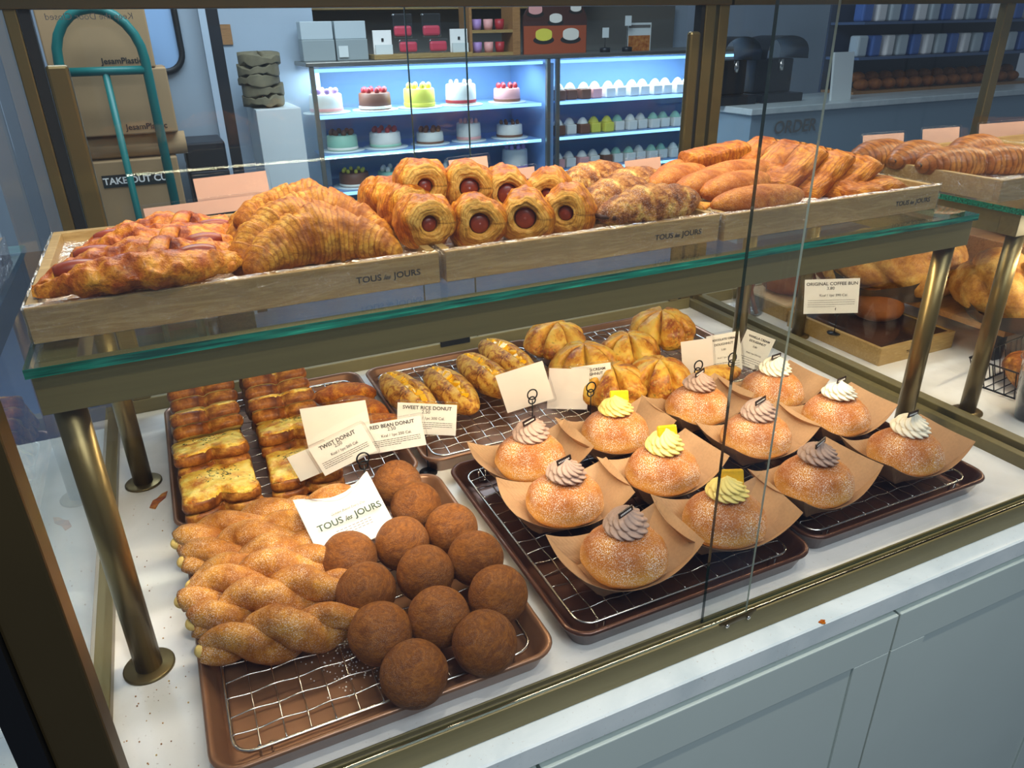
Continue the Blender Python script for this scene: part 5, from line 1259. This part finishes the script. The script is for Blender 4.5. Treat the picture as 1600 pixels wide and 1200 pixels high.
# ------------------------------------------------------------------ order counter at the right rear
oc = empty('order_counter', (5.6, 3.6, -0.95), label='pale blue grey counter reading ORDER on its front at the right rear', cat='counter')
MB().box(-1.55, 3.2, 0.0, 0.7, 0.0, 0.93).build('counter_body', plain('blue_grey_front', '#8fa5b3', 0.4), oc)
MB().box(-1.58, 3.2, -0.03, 0.72, 0.931, 0.975).build('counter_top', M['counter'], oc, bevel=0.005)
q = at(1242, 198, y=3.59); text_mesh('ORDER', 0.125, M['inkgrey'], 'lettering', oc, (q.x-5.6, -0.012, q.z+0.95), (PI/2, 0, 0), bold=0.002, shear=0.1)
for px, w, d in ((1125, 0.17, 'left'), (1235, 0.20, 'right')):
    q = at(px, 60, y=3.85); g_ = empty('coffee_machine', (max(q.x, 4.28) if px > 1200 else 4.13, 3.85, 0.0255), label='dark coffee machine on the order counter, %s of the two' % d, cat='coffee machine', group='coffee machines')
    MB().box(-w, w, 0, 0.3, 0.0, 0.06).build('drip_tray', M['darkblue'], g_, bevel=0.005); MB().box(-w*0.9, w*0.9, 0.12, 0.3, 0.061, 0.30).build('column', M['darkblue'], g_, bevel=0.01)
    MB().surf(lambda u, v: (w*math.cos(PI*v)*(1 if u < 1 else 1), 0.0+0.3*u, 0.30+0.16*math.sin(PI*v)**0.6), 3, 16, wrap=False).build('hood', M['darkblue'], g_)
    MB().tube([(0, 0.06, 0.30), (0, 0.06, 0.22)], 0.02, 10).build('spout', M['chrome'], g_)
q = at(1275, 130, y=3.7); MB().box(-0.10, 0.10, 0, 0.02, 0, 0.34).build('menu_stand', M['white'], loc=(5.02, 3.72, 0.0255), rot=(-0.1, 0, 0), label='white sign standing on the order counter right of the coffee machines', cat='sign')
# shelf and goods added in place of shop reflections in the front glass
bs2 = empty('reflection_shelf', (6.6, 4.0, 0.0255), label='added shelf of packages and breads standing in for glass reflections at far upper right', cat='shelf')
for z in (0.0, 0.26, 0.52): MB().box(-1.15, 1.4, 0, 0.35, z, z+0.02).build('board', plain('blue_shelf', '#4c6184', 0.4) if z else M['wooddark'], bs2)
MB().box(-1.15, 1.4, 0.36, 0.38, 0, 0.85).build('back_panel', plain('slate_panel', '#33415a', 0.5), bs2)
PKK = [Kind([tag(MB().box(-0.055, 0.055, -0.05, 0.05, 0, 0.16).build('package', m_, bevel=0.015), cat='package')]) for m_ in (M['giftlight'], plain('blue_package', '#4d72b8', 0.4), M['card'])]  # solid blocks standing in for the wares mirrored in the glass
for k in range(14):
    PKK[k % 3].put((5.55+0.155*k, 4.12, 0.0255+0.2805), (0, 0, 0.1*(k % 3)), '%s package, %s on the middle board, standing in for a reflection' % (('grey', 'blue', 'cream')[k % 3], ordn(k+1)), '%s packages standing in for reflections, middle board' % ('grey', 'blue', 'cream')[k % 3])
    PKK[(k+1) % 3].put((5.55+0.155*k, 4.12, 0.0255+0.5405), (0, 0, 0.1*(k % 2)), '%s package, %s on the top board, standing in for a reflection' % (('grey', 'blue', 'cream')[(k+1) % 3], ordn(k+1)), '%s packages standing in for reflections, top board' % ('grey', 'blue', 'cream')[(k+1) % 3])
RB = Kind([tag(MB().surf(lambda u, v: (0.062*math.sin(PI*u)*math.cos(2*PI*v), 0.062*math.sin(PI*u)*math.sin(2*PI*v), 0.045*math.cos(PI*u)), 12, 20).build('reflection_bread', M['coffeebun']), cat='bread')])
for k in range(13):
    for r_ in (0, 1): RB.put((5.62+0.16*k+0.08*r_, 4.09+0.12*r_, 0.0255+0.066+0.05*r_), (0, 0, 0), 'round brown bread, %s in the %s row, standing in for a reflection' % (ordn(k+1), ('front', 'rear')[r_]), 'round breads standing in for reflections')

q = at(1285, 972, z=-0.0254)
mb = MB(); mb.prism([(0.004*math.cos(a)*(1+0.3*math.sin(3*a)), 0.003*math.sin(a)*(1+0.2*math.cos(5*a))) for a in [2*PI*k/14 for k in range(14)]], 0, 0.0008)
mb.build('crumb', M['sausdough'], loc=(q.x, q.y, -0.0256), label='small brown crumb stuck on the pale counter edge below the case', cat='crumb')
